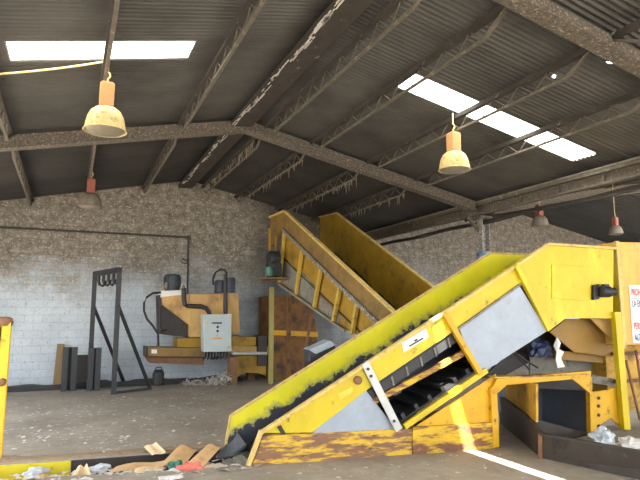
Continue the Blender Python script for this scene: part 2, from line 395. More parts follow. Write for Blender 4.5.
# back wall with its two gables
q = MB()
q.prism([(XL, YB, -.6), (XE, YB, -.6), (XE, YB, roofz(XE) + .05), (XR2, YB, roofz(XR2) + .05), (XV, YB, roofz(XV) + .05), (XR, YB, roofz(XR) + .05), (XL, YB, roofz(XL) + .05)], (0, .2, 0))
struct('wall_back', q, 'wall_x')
q = MB()
q.box((XL - .1, (YF + 3.0) / 2, 1.9), (.2, 3.0 - YF, 5.0)); q.box((XL - .1, (14.0 + YB) / 2 + .1, 1.9), (.2, YB - 14.0 + .2, 5.0)); q.box((XL - .1, 8.5, 3.9), (.2, 11.0, 1.0))
struct('wall_left', q, 'wall_y')                       # unseen wide opening, added to let daylight in over the back floor
q = MB(); q.box((XE + .1, 14.6, 1.9), (.2, 4.4, 5.0)); struct('wall_right', q, 'wall_y')  # unseen wall, left short to let daylight onto the back wall
# floor with the feed pit left open
def far_e(x): return 8.13 - .118 * (x + .68)
def near_e(x): return 7.34 - .2 * (x + .6)
PX0, PX1, PZ = XL, 3.0, -.55
q = MB()
def slab(pts, z=0.0, t=.6): q.prism([V((x, y, z)) for x, y in pts], (0, 0, -t))
slab([(XL, far_e(XL)), (PX1, far_e(PX1)), (PX1, YB), (XL, YB)])
slab([(PX1, -9), (XE, -9), (XE, YB), (PX1, YB)])
slab([(XL, -9), (PX1, -9), (PX1, near_e(PX1)), (XL, near_e(XL))])
slab([(XL, near_e(XL)), (PX1, near_e(PX1)), (PX1, far_e(PX1)), (XL, far_e(XL))], PZ, .2)
slab([(-40, -40), (60, -40), (60, -9), (-40, -9)])
slab([(-40, -9), (XL, -9), (XL, 30), (-40, 30)]); slab([(XE, -9), (60, -9), (60, 30), (XE, 30)])
struct('floor', q, 'floor')
# steel lip along the far edge of the pit
q = MB()
q.prism([(XL, far_e(XL), .004), (2.0, far_e(2.0), .004), (2.0, far_e(2.0) + .2, .004), (XL, far_e(XL) + .2, .004)], (0, 0, .02))
struct('trim_2', q, 'curb', 'brown steel lip along the far edge of the feed pit')
q = MB(); a, b = V((XL, far_e(XL) - .012, -.36)), V((.12, far_e(.12) - .012, -.36))
q.prism([a, b, b + V((0, 0, .34)), a + V((0, 0, .34))], (0, -.03, 0))
tag(put('edge_plate', q, 'yellow_edge'), 'yellow painted steel plate on the far face of the feed pit', 'edging')
q = MB(); a, b = V((.13, far_e(.13) - .012, -.36)), V((2.1, far_e(2.1) - .012, -.36))
q.prism([a, b, b + V((0, 0, .34)), a + V((0, 0, .34))], (0, -.03, 0))
tag(put('edge_plate', q, 'dark_steel'), 'dark steel plate beside the yellow one on the far face of the pit', 'edging')

# ------------------------------------------------------------------ roof steel
def roof_beam(Y, x0, x1, xr, depth, width, label):
    r = thing('roof_beam', (xr, Y, 0), label, 'roof beam')
    for a, b in ((x0, xr), (xr, x1)):
        za, zb = roofz(a) - .06, roofz(b) - .06
        if a == XV: za = roofz(a) - .06
        m = MB(); m.prism([(a, Y, za), (b, Y, zb), (b, Y, zb - depth), (a, Y, za - depth)], (0, width, 0))
        put('rafter', m, 'dusty_beam', r)
        m = MB(); m.prism([(a, Y - .05, za - depth), (b, Y - .05, zb - depth), (b, Y - .05, zb - depth - .02), (a, Y - .05, za - depth - .02)], (0, width + .1, 0))
        put('flange', m, 'dusty_beam', r)
    return r
roof_beam(10.5, XL, XV - .28, XR, .22, .12, 'dusty speckled portal beam spanning mid shed under the roof ridge')
roof_beam(4.36, XL, XV - .28, XR, .17, .13, 'nearest dusty roof beam crossing the top right corner')
roof_beam(10.5, XV + .28, XE, XR2, .24, .16, 'dusty beam of the second bay right of the column')

def purlin(x, y0, y1, label, group, d=.27, kick=.45):
    z = roofz(x) - .02
    r = thing('roof_truss', (x, (y0 + y1) / 2, z - d), label, 'roof truss', group)
    m = MB()
    m.box((x, (y0 + y1) / 2, z - .04), (.085, y1 - y0, .07))
    put('top_chord', m, 'ridge', r)
    m = MB(); pts = [V((x, y0, z - .05)), V((x, y0 + kick, z - d)), V((x, y1 - kick, z - d)), V((x, y1, z - .05))]
    for a, b in zip(pts, pts[1:]): m.bar(a, b, .045, .03)
    put('bottom_chord', m, 'purlin', r)
    m = MB(); n = int((y1 - y0 - 2 * kick) / .5); st = (y1 - y0 - 2 * kick) / n
    for k in range(n):
        ya = y0 + kick + k * st
        m.bar((x, ya, z - d), (x, ya + st / 2, z - .05), .012, .012); m.bar((x, ya + st / 2, z - .05), (x, ya + st, z - d), .012, .012)
    put('web_lattice', m, 'purlin', r)
    return r
bays = ((4.66, 10.49, 'middle bay'), (10.68, 16.48, 'far bay by the wall'), (-1.7, 4.44, 'nearest bay overhead'))
lines = [(1.75, 'on the left slope nearest the ridge'), (.27, 'second down the left slope'), (-1.06, 'lowest on the left slope'),
         (4.48, 'on the right slope nearest the ridge'), (5.8, 'second down the right slope'), (7.05, 'third down the right slope')]
for y0, y1, where in bays:
    for x, l in lines:
        if y0 < 0 and x < 5: continue
        purlin(x, y0, y1, 'lattice roof truss %s, %s' % (l, where), 'lattice trusses under the roof sheets')
for y0, y1, where in bays[:2]:
    purlin(XR + .42, y0, y1, 'dark lattice ridge truss just right of the ridge capping, %s' % where, 'ridge trusses', .3)
# second bay: long plain purlins
for k, x in enumerate((10.6, 11.9, 13.2, 14.5)):
    m = MB(); m.box((x, (2 + YB) / 2, roofz(x) - .04), (.06, YB - 2.02, .1))
    tag(put('roof_purlin', m, 'purlin'), 'dark plain purlin of the second bay, %s counted from the valley girder' % ('first', 'second', 'third', 'fourth')[k], 'roof purlin', 'plain purlins of the second bay')
# valley girder on the column line
g = thing('valley_girder', (XV, 8, 4.0), 'dusty lattice valley girder running over the column towards the camera', 'girder')
zt = 4.475
m = MB(); m.box((XV, (1 + YB) / 2, zt + .0), (.5, YB - 1.02, .03)); put('gutter', m, 'dusty_grey', g)
m = MB()
for s in (-.2, .2): m.box((XV + s, (1 + YB) / 2, zt - .05), (.06, YB - 1.02, .07))
put('top_chord', m, 'purlin', g)
m = MB(); m.box((XV - .12, (1 + YB) / 2, zt - .27), (.10, YB - 1.02, .045)); put('bottom_chord', m, 'purlin', g)
for k in range(11):
    m = MB(); m.box((XV - .12, 5.0 + k * 1.05, zt - .155), (.035, .045, .2)); put('web_post', m, 'purlin', g)
m = MB(); m.box((XV - .06, (1 + YB) / 2, zt - .145), (.012, YB - 1.02, .23)); put('web_plate', m, 'dusty_beam', g)
for k, (dx, dz, r) in enumerate(((.05, -.44, .035), (.2, -.38, .025), (-.06, -.5, .02))):
    m = MB(); m.tube([(XV + dx, y, zt + dz + .02 * math.sin(y * 2.1 + k)) for y in [1 + .5 * i for i in range(31)]], r, 8)
    tag(put('pipe', m, 'pipe', smooth=True), ('thickest dusty pipe slung under the valley girder', 'middle thin pipe slung beside the valley girder', 'thinnest lowest pipe under the valley girder')[k], 'pipe', 'pipes along the valley girder')
c = thing('steel_column', (9.0, 10.62, 0), 'grey speckled steel column rising behind the front conveyor to the valley', 'column')
m = MB(); m.box((9.0, 10.62, 2.04), (.2, .02, 4.08))
for s in (-.11, .11): m.box((9.0 + s, 10.58, 2.04), (.02, .2, 4.08))
put('shaft', m, 'column', c)
m = MB(); m.box((9.0, 10.62, 4.12), (.34, .3, .08)); put('cap_plate', m, 'dusty_beam', c)
for s in (-1, 1):
    m = MB(); m.bar((9.0 + .1 * s, 10.62, 3.8), (9.0 + .4 * s, 10.62, 4.1), .06, .06); put('knee_brace', m, 'dusty_beam', c)
m = MB(); p = atY(484, 258, 10.4)
m.lathe(p + V((0, 0, -.12)), [(.05, 0), (.16, .03), (.19, .1), (.15, .16), (.19, .22), (.13, .27)], 14)
for v in m.v: v += V((noise.noise(v * 9) * .06, noise.noise(v * 9 + V((5, 0, 0))) * .04, noise.noise(v * 7) * .04))
tag(put('rag', m, 'rag_blue', smooth=True), 'pale blue rag tied around the grey steel column', 'rag')

# hanging dust on the far trusses
m = MB()
for x in (4.48, 5.8, 7.05, 3.35):
    for k in range(60):
        y = random.uniform(11.0, 16.3); z = roofz(x) - .28; l = random.uniform(.03, .26) * (1 if random.random() > .5 else .5)
        xx = x + random.uniform(-.03, .03)
        m.tube([(xx, y, z), (xx + random.uniform(-.02, .02), y + random.uniform(-.02, .02), z - l)], [.012, .004], 4)
tag(put('cobweb', m, 'strand'), 'sooty cobweb strands hanging from the far roof trusses', 'cobweb', kind='stuff')

# ------------------------------------------------------------------ high-bay lamps
def make_lamp():
    r = thing('pendant_lamp', (0, 0, 0), 'x', 'lamp')
    m = MB(); m.tube([(0, 0, .62), (0, 0, .70), (.03, 0, .74), (.02, 0, .78), (-.01, 0, .80)], .012, 6); put('hook', m, 'wire', r)
    m = MB(); m.box((0, 0, .47), (.175, .175, .31)); m.box((0, 0, .63), (.14, .15, .03)); put('ballast_box', m, 'lamp_box', r, bevel=.012)
    m = MB(); m.lathe((0, 0, 0), [(.09, .315), (.13, .30), (.185, .255), (.222, .18), (.242, .09), (.255, .012), (.272, 0), (.262, -.006), (.245, .004), (.235, .09), (.212, .18), (.17, .25), (.12, .29), (.09, .30)], 32)
    put('reflector', m, 'lamp_shade', r, smooth=True)
    m = MB(); m.lathe((0, 0, 0), [(.244, .012), (.2, -.02), (.1, -.036), (.01, -.04)], 32); put('lens', m, 'lamp_lens', r, smooth=True)
    return r
lamp0 = make_lamp()
def place_lamp(px, py, D, label, drop, first=False, red=False, sc=1.0):
    p = atD(px, py, D)
    if first: r = lamp0
    else:
        r = lamp0.copy(); COL.objects.link(r)
        for ch in list(lamp0.children):
            k = ch.copy(); COL.objects.link(k); k.parent = r
            if red and not k.name.startswith(('hook', 'lens')):
                k.data = k.data.copy(); k.data.materials[0] = M['lamp_box_red' if k.name.startswith('ballast') else 'lamp_grey']
    r.location = p; r.scale = (sc, sc, sc); r['label'] = label; r['group'] = 'high bay lamps under the roof'
    if drop:
        m = MB(); m.tube([p + V((0, 0, .79)), V((p.x, p.y, drop))], .012, 6)
        ORG[r.name] = (p, Matrix.Identity(3)); put('rod', m, 'wire', r)
    return p
lamps = [place_lamp(105, 131, 7.2, 'large dusty dome lamp hanging below the left skylight', None, True),
         place_lamp(454.5, 170, 9.3, 'dome lamp hanging below the right skylight', None),
         place_lamp(90, 207, 12.6, 'small dim dome lamp hanging before the back wall at left', None, red=True),
         place_lamp(540, 226, 12.9, 'distant dome lamp in the second bay right of the column', None, red=True, sc=.76),
         place_lamp(616, 234, 13.2, 'rightmost dome lamp with red top above the tan press panel', None, red=True, sc=.62)]
for r in [o for o in COL.objects if o.name.startswith('pendant_lamp')]:
    p = r.location; top = roofz(p.x) - .02
    if top - p.z > .7:
        m = MB(); m.tube([p + V((0, 0, .79)), p + V((0, 0, (top - p.z) / r.scale.x))], .012, 6)
        ORG[r.name] = (V(p), Matrix.Identity(3)); put('rod', m, 'wire', r)
# slack cable to the first lamp
m = MB(); a = lamps[0] + V((.0, .05, .97)); b = V((XL + .02, 7.4, 4.35))
pts = []
for k in range(21):
    t = k / 20; p = a.lerp(b, t); p.z -= .55 * t * (1 - t) * 1.2; pts.append(p)
m.tube(pts, .013, 6); tag(put('cable', m, 'wire'), 'slack pale cable running left from the dome lamp under the left skylight', 'cable')

# conduit on the back wall
w = YB - .035
r = thing('conduit', atY(188, 268, w), 'thin dark conduit running along the back wall and down beside the machine', 'conduit')
m = MB(); m.tube([V((XL, w, 4.05)), V((3.06, w, 4.06))], .028, 8); put('run', m, 'pipe', r)
m = MB(); m.tube([V((3.09, w, 4.0)), V((3.11, w, 1.9))], .024, 8); put('drop', m, 'pipe', r)
m = MB(); m.box((3.09, w - .005, 4.05), (.12, .05, .13)); put('junction_box', m, 'pipe', r)
m = MB(); m.tube([V((3.09, w - .02, 3.35)), V((2.95, w - .02, 3.42)), V((2.85, w - .02, 3.38)), V((2.93, w - .02, 3.3)), V((3.09, w - .02, 3.28))], .014, 6); put('loop', m, 'pipe', r)

# ------------------------------------------------------------------ front conveyor (own frame: x along the belt, y across, z up)
C0 = V((2.09, 6.77, 0)); CA = math.atan(.1416)
CR = Matrix.Rotation(-CA, 3, 'Z'); CX, CY = CR @ V((1, 0, 0)), CR @ V((0, 1, 0))
def N(x, y, w=0.0): return on_plane(x, y, C0 + CY * w, CY)
def S(s, w, z): return C0 + CX * s + CY * w + V((0, 0, z))
conv = thing('conveyor', C0, 'big yellow inclined feed conveyor in front, rising right from the feed pit', 'conveyor', R=CR)
TOPN = lambda s: .39 + .577 * (s - .14)          # top edge height of the side panels
KS, KZ, ES = 4.39, 2.84, 5.60                    # knee and end of the head
def nplate(name, px, material, w=0.0, t=.03, parent=conv, **k):
    m = MB(); m.prism([N(x, y, w) for x, y in px], CY * t); return put(name, m, material, parent, **k)
band = nplate('side_panel', [(264, 433), (519, 261), (531, 284), (519, 285.5), (459, 327.5), (372, 386), (312, 432.5)], 'yellow')
head = nplate('head_panel', [(517, 262), (548, 245), (613.5, 249.5), (613, 318.5), (566, 318), (549, 331)], 'yellow')
m = MB(); m.prism([N(x, y, -.012) for x, y in ((552, 264), (590, 266.5), (590, 301), (552, 298.5))], CY * .014); put('hatch', m, 'yellow', head, bevel=.004)
m = MB()
for a, b in (((.12, TOPN(.12)), (KS, KZ)), ((KS - .01, KZ), (ES, 2.815))):
    m.bar(S(a[0], .0, a[1]), S(b[0], .0, b[1]), .09, .035)
put('top_flange', m, 'edge', conv)
m = MB(); m.prism([N(264, 431, -.03), N(251, 466, -.03), N(247, 466, -.03), N(260, 431, -.03)], CY * .08); put('end_post', m, 'edge', conv)
for a, b, nm in (((444, 313), (480, 374), 0), ((515.5, 265), (548.5, 330), 1)):
    m = MB(); m.bar(N(*a, -.03), N(*b, -.03), .07, .075, CY); put('rib', m, 'yellow' if nm else 'orange', conv)
m = MB(); m.bar(N(365, 363, -.05), N(399, 430, -.05), .10, .02, CY); st = put('strut', m, 'galv', conv, label='bare steel flat bar strut')
m = MB()
for x, y in ((368, 369), (394, 421), (371, 376)): m.lathe(N(x, y, -.065), [(.02, 0), (.02, -.012), (.001, -.014)], 8, CY)
put('bolt', m, 'dark_steel', st)
nplate('infill_plate', [(312, 433), (364, 388), (397, 430.5)], 'grey_plate', .02, .01, label='pale grey triangular infill plate')
nplate('cover_plate', [(459, 327.5), (519, 285), (547, 331), (477, 376)], 'grey_plate', -.015, .012, label='large pale grey cover plate')
m = MB(); m.bar(N(452, 333, -.01), N(520, 284.5, -.01), .05, .03); put('cover_rail', m, 'dusty_grey', conv)
# stringers and the cleated return belt
m = MB(); m.bar(N(372, 402, .05), N(476, 346, .05), .06, .075); put('stringer', m, 'rust_yellow', conv, label='rusty upper stringer')
m = MB(); m.bar(N(404, 426.5, -.01), N(486, 370, -.01), .06, .075); put('stringer', m, 'yellow', conv, label='yellow lower stringer')
a, b = S(1.75, .06, .28), S(4.1, .06, .28 + 2.35 * .56)
m = MB(); m.prism([a, b, b + CY * .9, a + CY * .9], (0, 0, -.03)); rb = put('return_belt', m, 'rubber', conv)
d = (b - a).normalized(); nn = CY.cross(d); nn = nn if nn.z > 0 else -nn
for k in range(11):
    p = a + d * (.12 + k * .225) + nn * .035
    m = MB(); m.bar(p, p + CY * .9, .05, .07, nn); put('cleat', m, 'rubber', rb)
a, b = S(.1, .04, .02), S(4.2, .04, .02 + 4.1 * .577)
m = MB(); m.prism([a, b, b + CY * .94, a + CY * .94], (0, 0, -.03)); b2 = put('belt', m, 'rubber', conv)
m = MB(); m.prism([S(4.2, .04, 2.38), S(5.5, .04, 2.40), S(5.5, .98, 2.40), S(4.2, .98, 2.38)], (0, 0, -.03)); put('head_belt', m, 'rubber', conv)
m = MB(); m.prism([S(1.5, .03, .80), S(3.1, .03, .80 + 1.6 * .577), S(3.1, .03, .66 + 1.6 * .577), S(1.5, .03, .66)], CY * .02)
sk = put('belt_skirt', m, 'rubber', conv, label='black rubber skirt under the side panel')
for k in range(7):
    s = 1.65 + k * .21; z = .80 + (s - 1.5) * .577
    m = MB(); m.bar(S(s, .02, z - .01), S(s + .03, .02, z - .13), .022, .02, CY); put('clip', m, 'dusty_grey', sk)
# far side panel, paint rubbed to black over the belt
FZ = lambda s: .44 + .583 * (s + .13)
W1 = 1.0
m = MB(); m.prism([S(-.2, W1, -.08), S(-.12, W1, .42), S(4.05, W1, 2.80), S(ES, W1, 2.815), S(ES, W1, 1.9), S(4.4, W1, 1.75), S(1.2, W1, .0)], CY * .03)
far = put('side_panel', m, 'worn', conv, label='far side panel with faded lime paint rubbed black along the belt')
m = MB()
for a, b in (((-.12, .425), (4.05, 2.80)), ((4.04, 2.80), (ES, 2.815))): m.bar(S(a[0], W1 + .02, a[1]), S(b[0], W1 + .02, b[1]), .07, .03)
m.bar(S(-.2, W1 + .02, -.08), S(-.12, W1 + .02, .43), .07, .03, CX)
put('top_flange', m, 'edge', conv)
lp = [(216, 458, .55), (226, 446.5, .97), (239, 433, .97), (247, 446, .5)]
P = []
A_, D_, C_, B_ = [N(*q) for q in lp]
for i in range(7):
    u = i / 6; P.append([A_.lerp(B_, v / 6).lerp(D_.lerp(C_, v / 6), u) + V((0, 0, -.05 * math.sin(math.pi * v / 6))) for v in range(7)])
m = MB(); m.grid(P); put('feed_lip', m, 'lip', conv, solid=.03, label='dark curved feed lip at the low end')
for px in (((233, 457, .45), (240, 453, .6), (252, 463, .1), (249, 467, .0)), ((222, 461, .4), (230, 457, .6), (246, 468, .02), (238, 470, .0))):
    m = MB(); m.prism([N(*q) for q in px], (0, 0, -.03)); put('foot_plate', m, 'dusty_grey', conv)
m = MB(); m.prism([S(ES, 0, 1.75), S(ES, W1, 1.75), S(ES, W1, 2.8), S(ES, 0, 2.8)], CX * .03); put('head_end', m, 'yellow', conv)
# base beams
nplate('base_beam', [(263, 436), (414, 428.5), (414, 456.5), (252, 466)], 'rust_plate', .0, .12, label='worn maroon and yellow base beam, left half')
nplate('base_beam', [(413, 427.5), (496, 422.5), (495.5, 448), (413, 456.5)], 'rust_yellow', -.03, .15, label='rusty yellow base beam, right half')
nplate('gusset_sheet', [(413, 428), (496, 374), (496, 424)], 'orange', .03, .02, label='orange yellow triangular gusset sheet')
m = MB(); m.prism([S(.5, .9, 0), S(3.4, .9, 0), S(3.4, .9, .35), S(.5, .9, .35)], CY * .12); put('base_beam', m, 'rust_plate', conv, label='base beam on the far side')
nplate('gap_plate', [(277, 427), (281, 425), (286, 434), (282, 435)], 'dark_steel', -.012, .012)
# stickers
lb = nplate('label_plate', [(402, 343), (426, 328.5), (429, 337), (404, 352.5)], 'white_label', -.008, .008, label='white rectangular maker plate')
m = MB(); m.prism([N(409, 345.6, -.011), N(423, 337.4, -.011), N(423.5, 338.9, -.011), N(409.5, 347.1, -.011)], CY * .003)
m.prism([N(414, 340.2, -.011), N(417, 338.4, -.011), N(417.8, 340, -.011), N(414.8, 341.8, -.011)], CY * .003); put('lettering', m, 'ink', lb)
nplate('label_plate', [(338, 394), (352, 386.5), (353, 391.5), (340, 399.5)], 'faded_label', -.006, .006, label='faded yellow sticker')
m = MB(); m.lathe(N(357.5, 380, 0), [(.055, .0), (.055, -.03), (.03, -.045), (.001, -.045)], 14, CY); put('bearing', m, 'rusty', conv)
# drive on the head
dr = MB(); dr.prism([N(x, y, -.06) for x, y in ((594, 285), (600, 284), (600, 299), (594, 300))], CY * .06); g = put('drive_motor', dr, 'black_steel', conv, bevel=.01)
m = MB(); p = N(600, 291.5, -.1); m.lathe(p, [(.06, 0), (.085, .02), (.085, .16), (.06, .18), (.06, .26)], 16, CX); put('motor_body', m, 'black_steel', g, smooth=True)
m = MB(); m.box(p + CX * .1 + V((0, 0, .08)) , (.08, .08, .06), CR); put('terminal_box', m, 'black_steel', g)

# ------------------------------------------------------------------ portal frame, trough and press on the right
arch = thing('portal_frame', N(543, 446), 'yellow steel portal frame right of the conveyor base, over the dark trough', 'frame', R=CR)
nplate('post', [(491, 388), (497, 388), (499.5, 447), (493.5, 448)], 'orange', -.04, .1, arch)
nplate('lintel', [(497, 379), (591, 371), (591, 377.5), (507, 385), (498, 393), (490, 393)], 'orange', -.04, .1, arch)
nplate('gusset', [(572, 378.5), (591, 377), (591, 394)], 'orange', -.03, .03, arch)
nplate('post', [(589.5, 377), (592, 377), (593, 436), (591, 436)], 'orange', -.03, .08, arch)
m = MB(); m.prism([S(3.36, -.06, .935), S(4.95, -.06, .935), S(4.95, .12, .935), S(3.36, .12, .935)], (0, 0, .02)); put('top_plate', m, 'rust_yellow', arch)

def MP(x, y, off=0.0):
    a, b = V((6.6, 7.54, 0)), V((5.6, 5.68, 0)); d = (b - a).normalized(); n = V((-d.y, d.x, 0))
    return on_plane(x, y, a + n * off, n), n
trough = thing('trough', (5.6, 5.68, 0), 'low dark steel trough curb passing under the yellow portal frame towards the camera', 'trough')
m = MB(); n1 = MP(0, 0)[1]
sgn = 1 if n1.x > 0 else -1
m.prism([MP(x, y)[0] for x, y in ((497, 394), (524, 414), (541, 434), (541, 458), (500, 423))], n1 * sgn * .05); put('side_plate', m, 'trough', trough, label='sloping rear length of side plate')
e0 = MP(541, 458)[0]; t0 = MP(541, 434)[0]
T2 = atZ(640, 452, t0.z); d2 = (T2 - t0); d2.z = 0; d2.normalize(); n2 = V((-d2.y, d2.x, 0)); n2 = n2 if n2.x > 0 else -n2
E2 = t0 + d2 * 3.2
m = MB(); m.prism([t0, E2, V((E2.x, E2.y, 0)), V((e0.x, e0.y, 0))], n2 * .05); put('side_plate', m, 'trough', trough, label='level front length of side plate')
m = MB(); m.bar(t0, E2, .08, .03); put('top_rail', m, 'dark_steel', trough)
m = MB(); m.bar(V((e0.x, e0.y, .0)) - n2 * .01, t0 - n2 * .01, .03, .05, d2); put('seam_strip', m, 'rusty', trough)
m = MB(); zz = t0.z - .16
m.prism([V((t0.x, t0.y, zz)) + n2 * .05, V((E2.x, E2.y, zz)) + n2 * .05, V((E2.x, E2.y, zz)) + n2 * 4, V((t0.x, t0.y, zz)) + n2 * 1.9], (0, 0, -.04)); put('deck', m, 'dusty_grey', trough)

press = thing('bale_chamber', S(4.6, .6, 0), 'open dark bale chamber with brown hopper above, behind the yellow portal frame', 'bale chamber', R=CR)
m = MB(); m.prism([MP(x, y, sgn * .06)[0] for x, y in ((499, 389), (507, 379), (536, 384), (536, 422), (524, 415), (497, 395))], n1 * sgn * .03); put('inner_side', m, 'press_yellow', press)
# chamber: a dark open box
cf = [N(x, y, .45) for x, y in ((535, 388), (589, 391), (589, 433), (535, 421))]; back = CY * 1.1 + V((0, 0, .0))
m = MB()
for i in range(4):
    a, b = cf[i], cf[(i + 1) % 4]; mid = sum(cf, V((0, 0, 0))) / 4
    m.prism([a, b, b + back, a + back], ((a + b) / 2 - mid).normalized() * .03)
m.prism([p + back for p in cf], CY * .03)
put('chamber', m, 'chamber', press)
m = MB(); m.prism([N(x, y, .12) for x, y in ((534, 419), (592, 434), (592, 447), (541, 436), (534, 430))], CY * .04); put('chamber_sill', m, 'trough', press)
m = MB(); m.prism([N(x, y, .42) for x, y in ((508, 379), (590, 379), (590, 391), (536, 388))], CY * .05); put('chamber_header', m, 'dark_steel', press)
nplate('side_bracket', [(592, 392), (607, 390), (619, 386), (621, 427), (611, 418), (600, 425), (593, 437)], 'orange', .05, .03, press)
m = MB()
for y in (398, 406, 415, 426): m.lathe(N(598.5, y, .045), [(.024, 0), (.024, -.012)], 12, CY)
put('hole_plug', m, 'dark_steel', press)
# hopper below the conveyor head
nplate('hopper_plate', [(550, 332), (566, 319), (592, 319), (613, 341), (613, 357), (574, 352)], 'brown_chute', .35, .03, press)
nplate('hopper_wing', [(590, 318), (614, 318), (614, 342)], 'press_tan', .2, .02, press)
nplate('cross_rail', [(556, 350), (615, 357), (615, 364), (556, 359)], 'brown_chute', .5, .08, press)
nplate('back_plate', [(530, 356), (616, 360), (616, 392), (530, 380)], 'dusty_grey', .75, .03, press)
nplate('rear_sheet', [(482, 378), (520, 345), (548, 324), (566, 322), (616, 322), (616, 350), (530, 362), (500, 378)], 'dark_steel', .85, .03, press)
nplate('shelf_rail', [(592, 375), (617, 379), (617, 387), (592, 383)], 'dusty_grey', .4, .06, press)
press = thing('baling_press', S(6.6, .4, 0), 'tall tan press tower with yellow front post at the right edge', 'press', R=CR)
# tan tower front with its edge post
m = MB(); m.prism([S(5.63, .0, 1.35), S(7.6, .0, 1.35), S(7.6, .0, 2.95), S(5.63, .0, 2.92)], CY * .9); put('tower_front', m, 'tan_tower', press, bevel=.01)
m = MB(); m.prism([S(5.6, -.03, 1.3), S(5.66, -.03, 1.3), S(5.66, -.03, 2.93), S(5.6, -.03, 2.93)], CY * .05); put('tower_edge', m, 'edge', press)
m = MB(); m.prism([S(5.7, .45, .3), S(7.6, .45, .3), S(7.6, .45, 1.36), S(5.7, .45, 1.36)], CY * .4); put('lower_body', m, 'press_yellow', press)
p0, p1 = N(615.5, 312, -.02), N(626, 438, -.02)
m = MB(); m.bar(p0, p1, .11, .09, CY); put('front_post', m, 'yellow', press)
m = MB(); m.bar(S(5.7, .30, .78), S(7.6, .30, .78), .05, .05); m.bar(S(5.7, .30, 1.2), S(7.6, .30, 1.2), .05, .05); put('guard_rail', m, 'rusty', press)
for k, (a, b) in enumerate((((626, 360), (640, 420)), ((636, 350), (648, 430)))):
    m = MB(); m.tube([N(*a, .2), N(*b, .14)], .02, 8)
    tag(put('steel_bar', m, 'rusty'), ('thin rusty steel bar leaning just right of the yellow press post', 'second rusty steel bar leaning at the right edge of the frame')[k], 'bar', 'bars leaning on the press')
# the notice
sg = thing('warning_sign', S(6.2, -.01, 2.1), 'white notice with red and blue Spanish lettering on the tan press', 'sign', R=CR)
s0 = N(629, 285, -.012); s1 = N(629, 344, -.012)
sx = (s0 - C0).dot(CX); zt_, zb_ = s0.z, N(630, 343, -.012).z
SW = .5
m = MB(); m.prism([S(sx, -.012, zb_), S(sx + SW, -.012, zb_), S(sx + SW, -.012, zt_), S(sx, -.012, zt_)], CY * .01); put('board', m, 'white_label', sg, bevel=.003)
def text(body, size, pos, material, parent, name='lettering', R=CR, align='LEFT'):
    cu = bpy.data.curves.new(name, 'FONT'); cu.body = body; cu.size = size; cu.extrude = .001; cu.align_x = align; cu.offset = size * .012
    t = bpy.data.objects.new(name + '_src', cu)
    COL.objects.link(t); bpy.context.view_layer.update()
    me = bpy.data.meshes.new_from_object(t.evaluated_get(bpy.context.evaluated_depsgraph_get()))
    COL.objects.unlink(t); bpy.data.objects.remove(t)
    q = MB(); B = Matrix.Rotation(math.pi / 2, 3, 'X') @ Matrix.Diagonal((.46, 1, 1))
    q.add([pos + R @ (B @ v.co) for v in me.vertices], [tuple(p.vertices) for p in me.polygons])
    return put(name, q, material, parent)
H = zt_ - zb_
for k, (tx, mt) in enumerate((('PROHIBIDA', 'red_ink'), ('LA ENTRADA', 'blue_ink'), ('A TODA', 'blue_ink'), ('PERSONA NO', 'red_ink'), ('AUTORIZADA', 'blue_ink'))):
    off = .03 if k != 2 else .16
    text(tx, H * .165, S(sx + off, -.016, zt_ - H * (.17 + .195 * k) - .01), M[mt].name and mt, sg)
m = MB(); m.prism([S(sx + .02, -.014, zt_ - H * .225), S(sx + SW - .02, -.014, zt_ - H * .225), S(sx + SW - .02, -.014, zt_ - H * .235), S(sx + .02, -.014, zt_ - H * .235)], CY * .002); put('rule', m, 'red_ink', sg)
rs = N(641.5, 357, -.02)
m = MB(); m.lathe(rs, [(.07, 0), (.07, -.008)], 20, CY); rr = put('prohibition_disc', m, 'white_label')
rr2 = tag(rr, 'small round red and white sticker below the white notice', 'sticker')
m = MB()
for k in range(24):
    a0, a1 = 2 * math.pi * k / 24, 2 * math.pi * (k + 1) / 24
    f = lambda a, r: rs + CX * (r * math.cos(a)) + V((0, 0, r * math.sin(a))) - CY * .012
    m.prism([f(a0, .05), f(a1, .05), f(a1, .07), f(a0, .07)], CY * .003)
put('ring', m, 'red_ink', rr)

# rubbish about the press
def crumple(c, r, seed, flat=.5, n=3):
    bm = bmesh.new(); bmesh.ops.create_icosphere(bm, subdivisions=n, radius=1); q = MB()
    vs = []
    for v in bm.verts:
        p = v.co.copy(); k = 1 + .55 * noise.noise(p * 1.7 + V((seed, 0, 0))) + .3 * noise.noise(p * 4 + V((0, seed, 0)))
        p *= k; p = V((p.x * r[0], p.y * r[1], max(p.z, -.35) * r[2])); vs.append(V(c) + p)
    q.add(vs, [tuple(v.index for v in f.verts) for f in bm.faces]); bm.free(); return q
zd = t0.z - .16
for k, (x, y, r, mt, lb) in enumerate(((603, 443, (.17, .13, .13), 'film', 'crumpled white plastic film on the trough deck below the yellow bracket'),
                                       ((632), 446, (.2, .14, .07), 'paper', 'grey scrap of paper on the trough deck right of the yellow post'))):
    p = atZ(x, y, zd); q = crumple(p + V((0, 0, r[2] * .36)), r, k + 3)
    tag(put('plastic_film', q, mt), lb, 'rubbish')
q = MB(); pts = [(557, 337), (561, 343), (559, 349), (564, 352), (561, 358), (565, 367), (558, 368), (556, 360), (557, 352), (554, 346)]
q.prism([N(x, y, .28 + .03 * math.sin(i * 2.3)) for i, (x, y) in enumerate(pts)], CY * .015)
tag(put('paper_scrap', q, 'white_label'), 'torn white paper caught below the conveyor head', 'paper')
q = crumple(N(541, 352, .5), (.2, .12, .2), 9)
tag(put('plastic_sheet', q, 'film_blue'), 'dark blue plastic sheet bunched above the portal frame', 'plastic sheet')
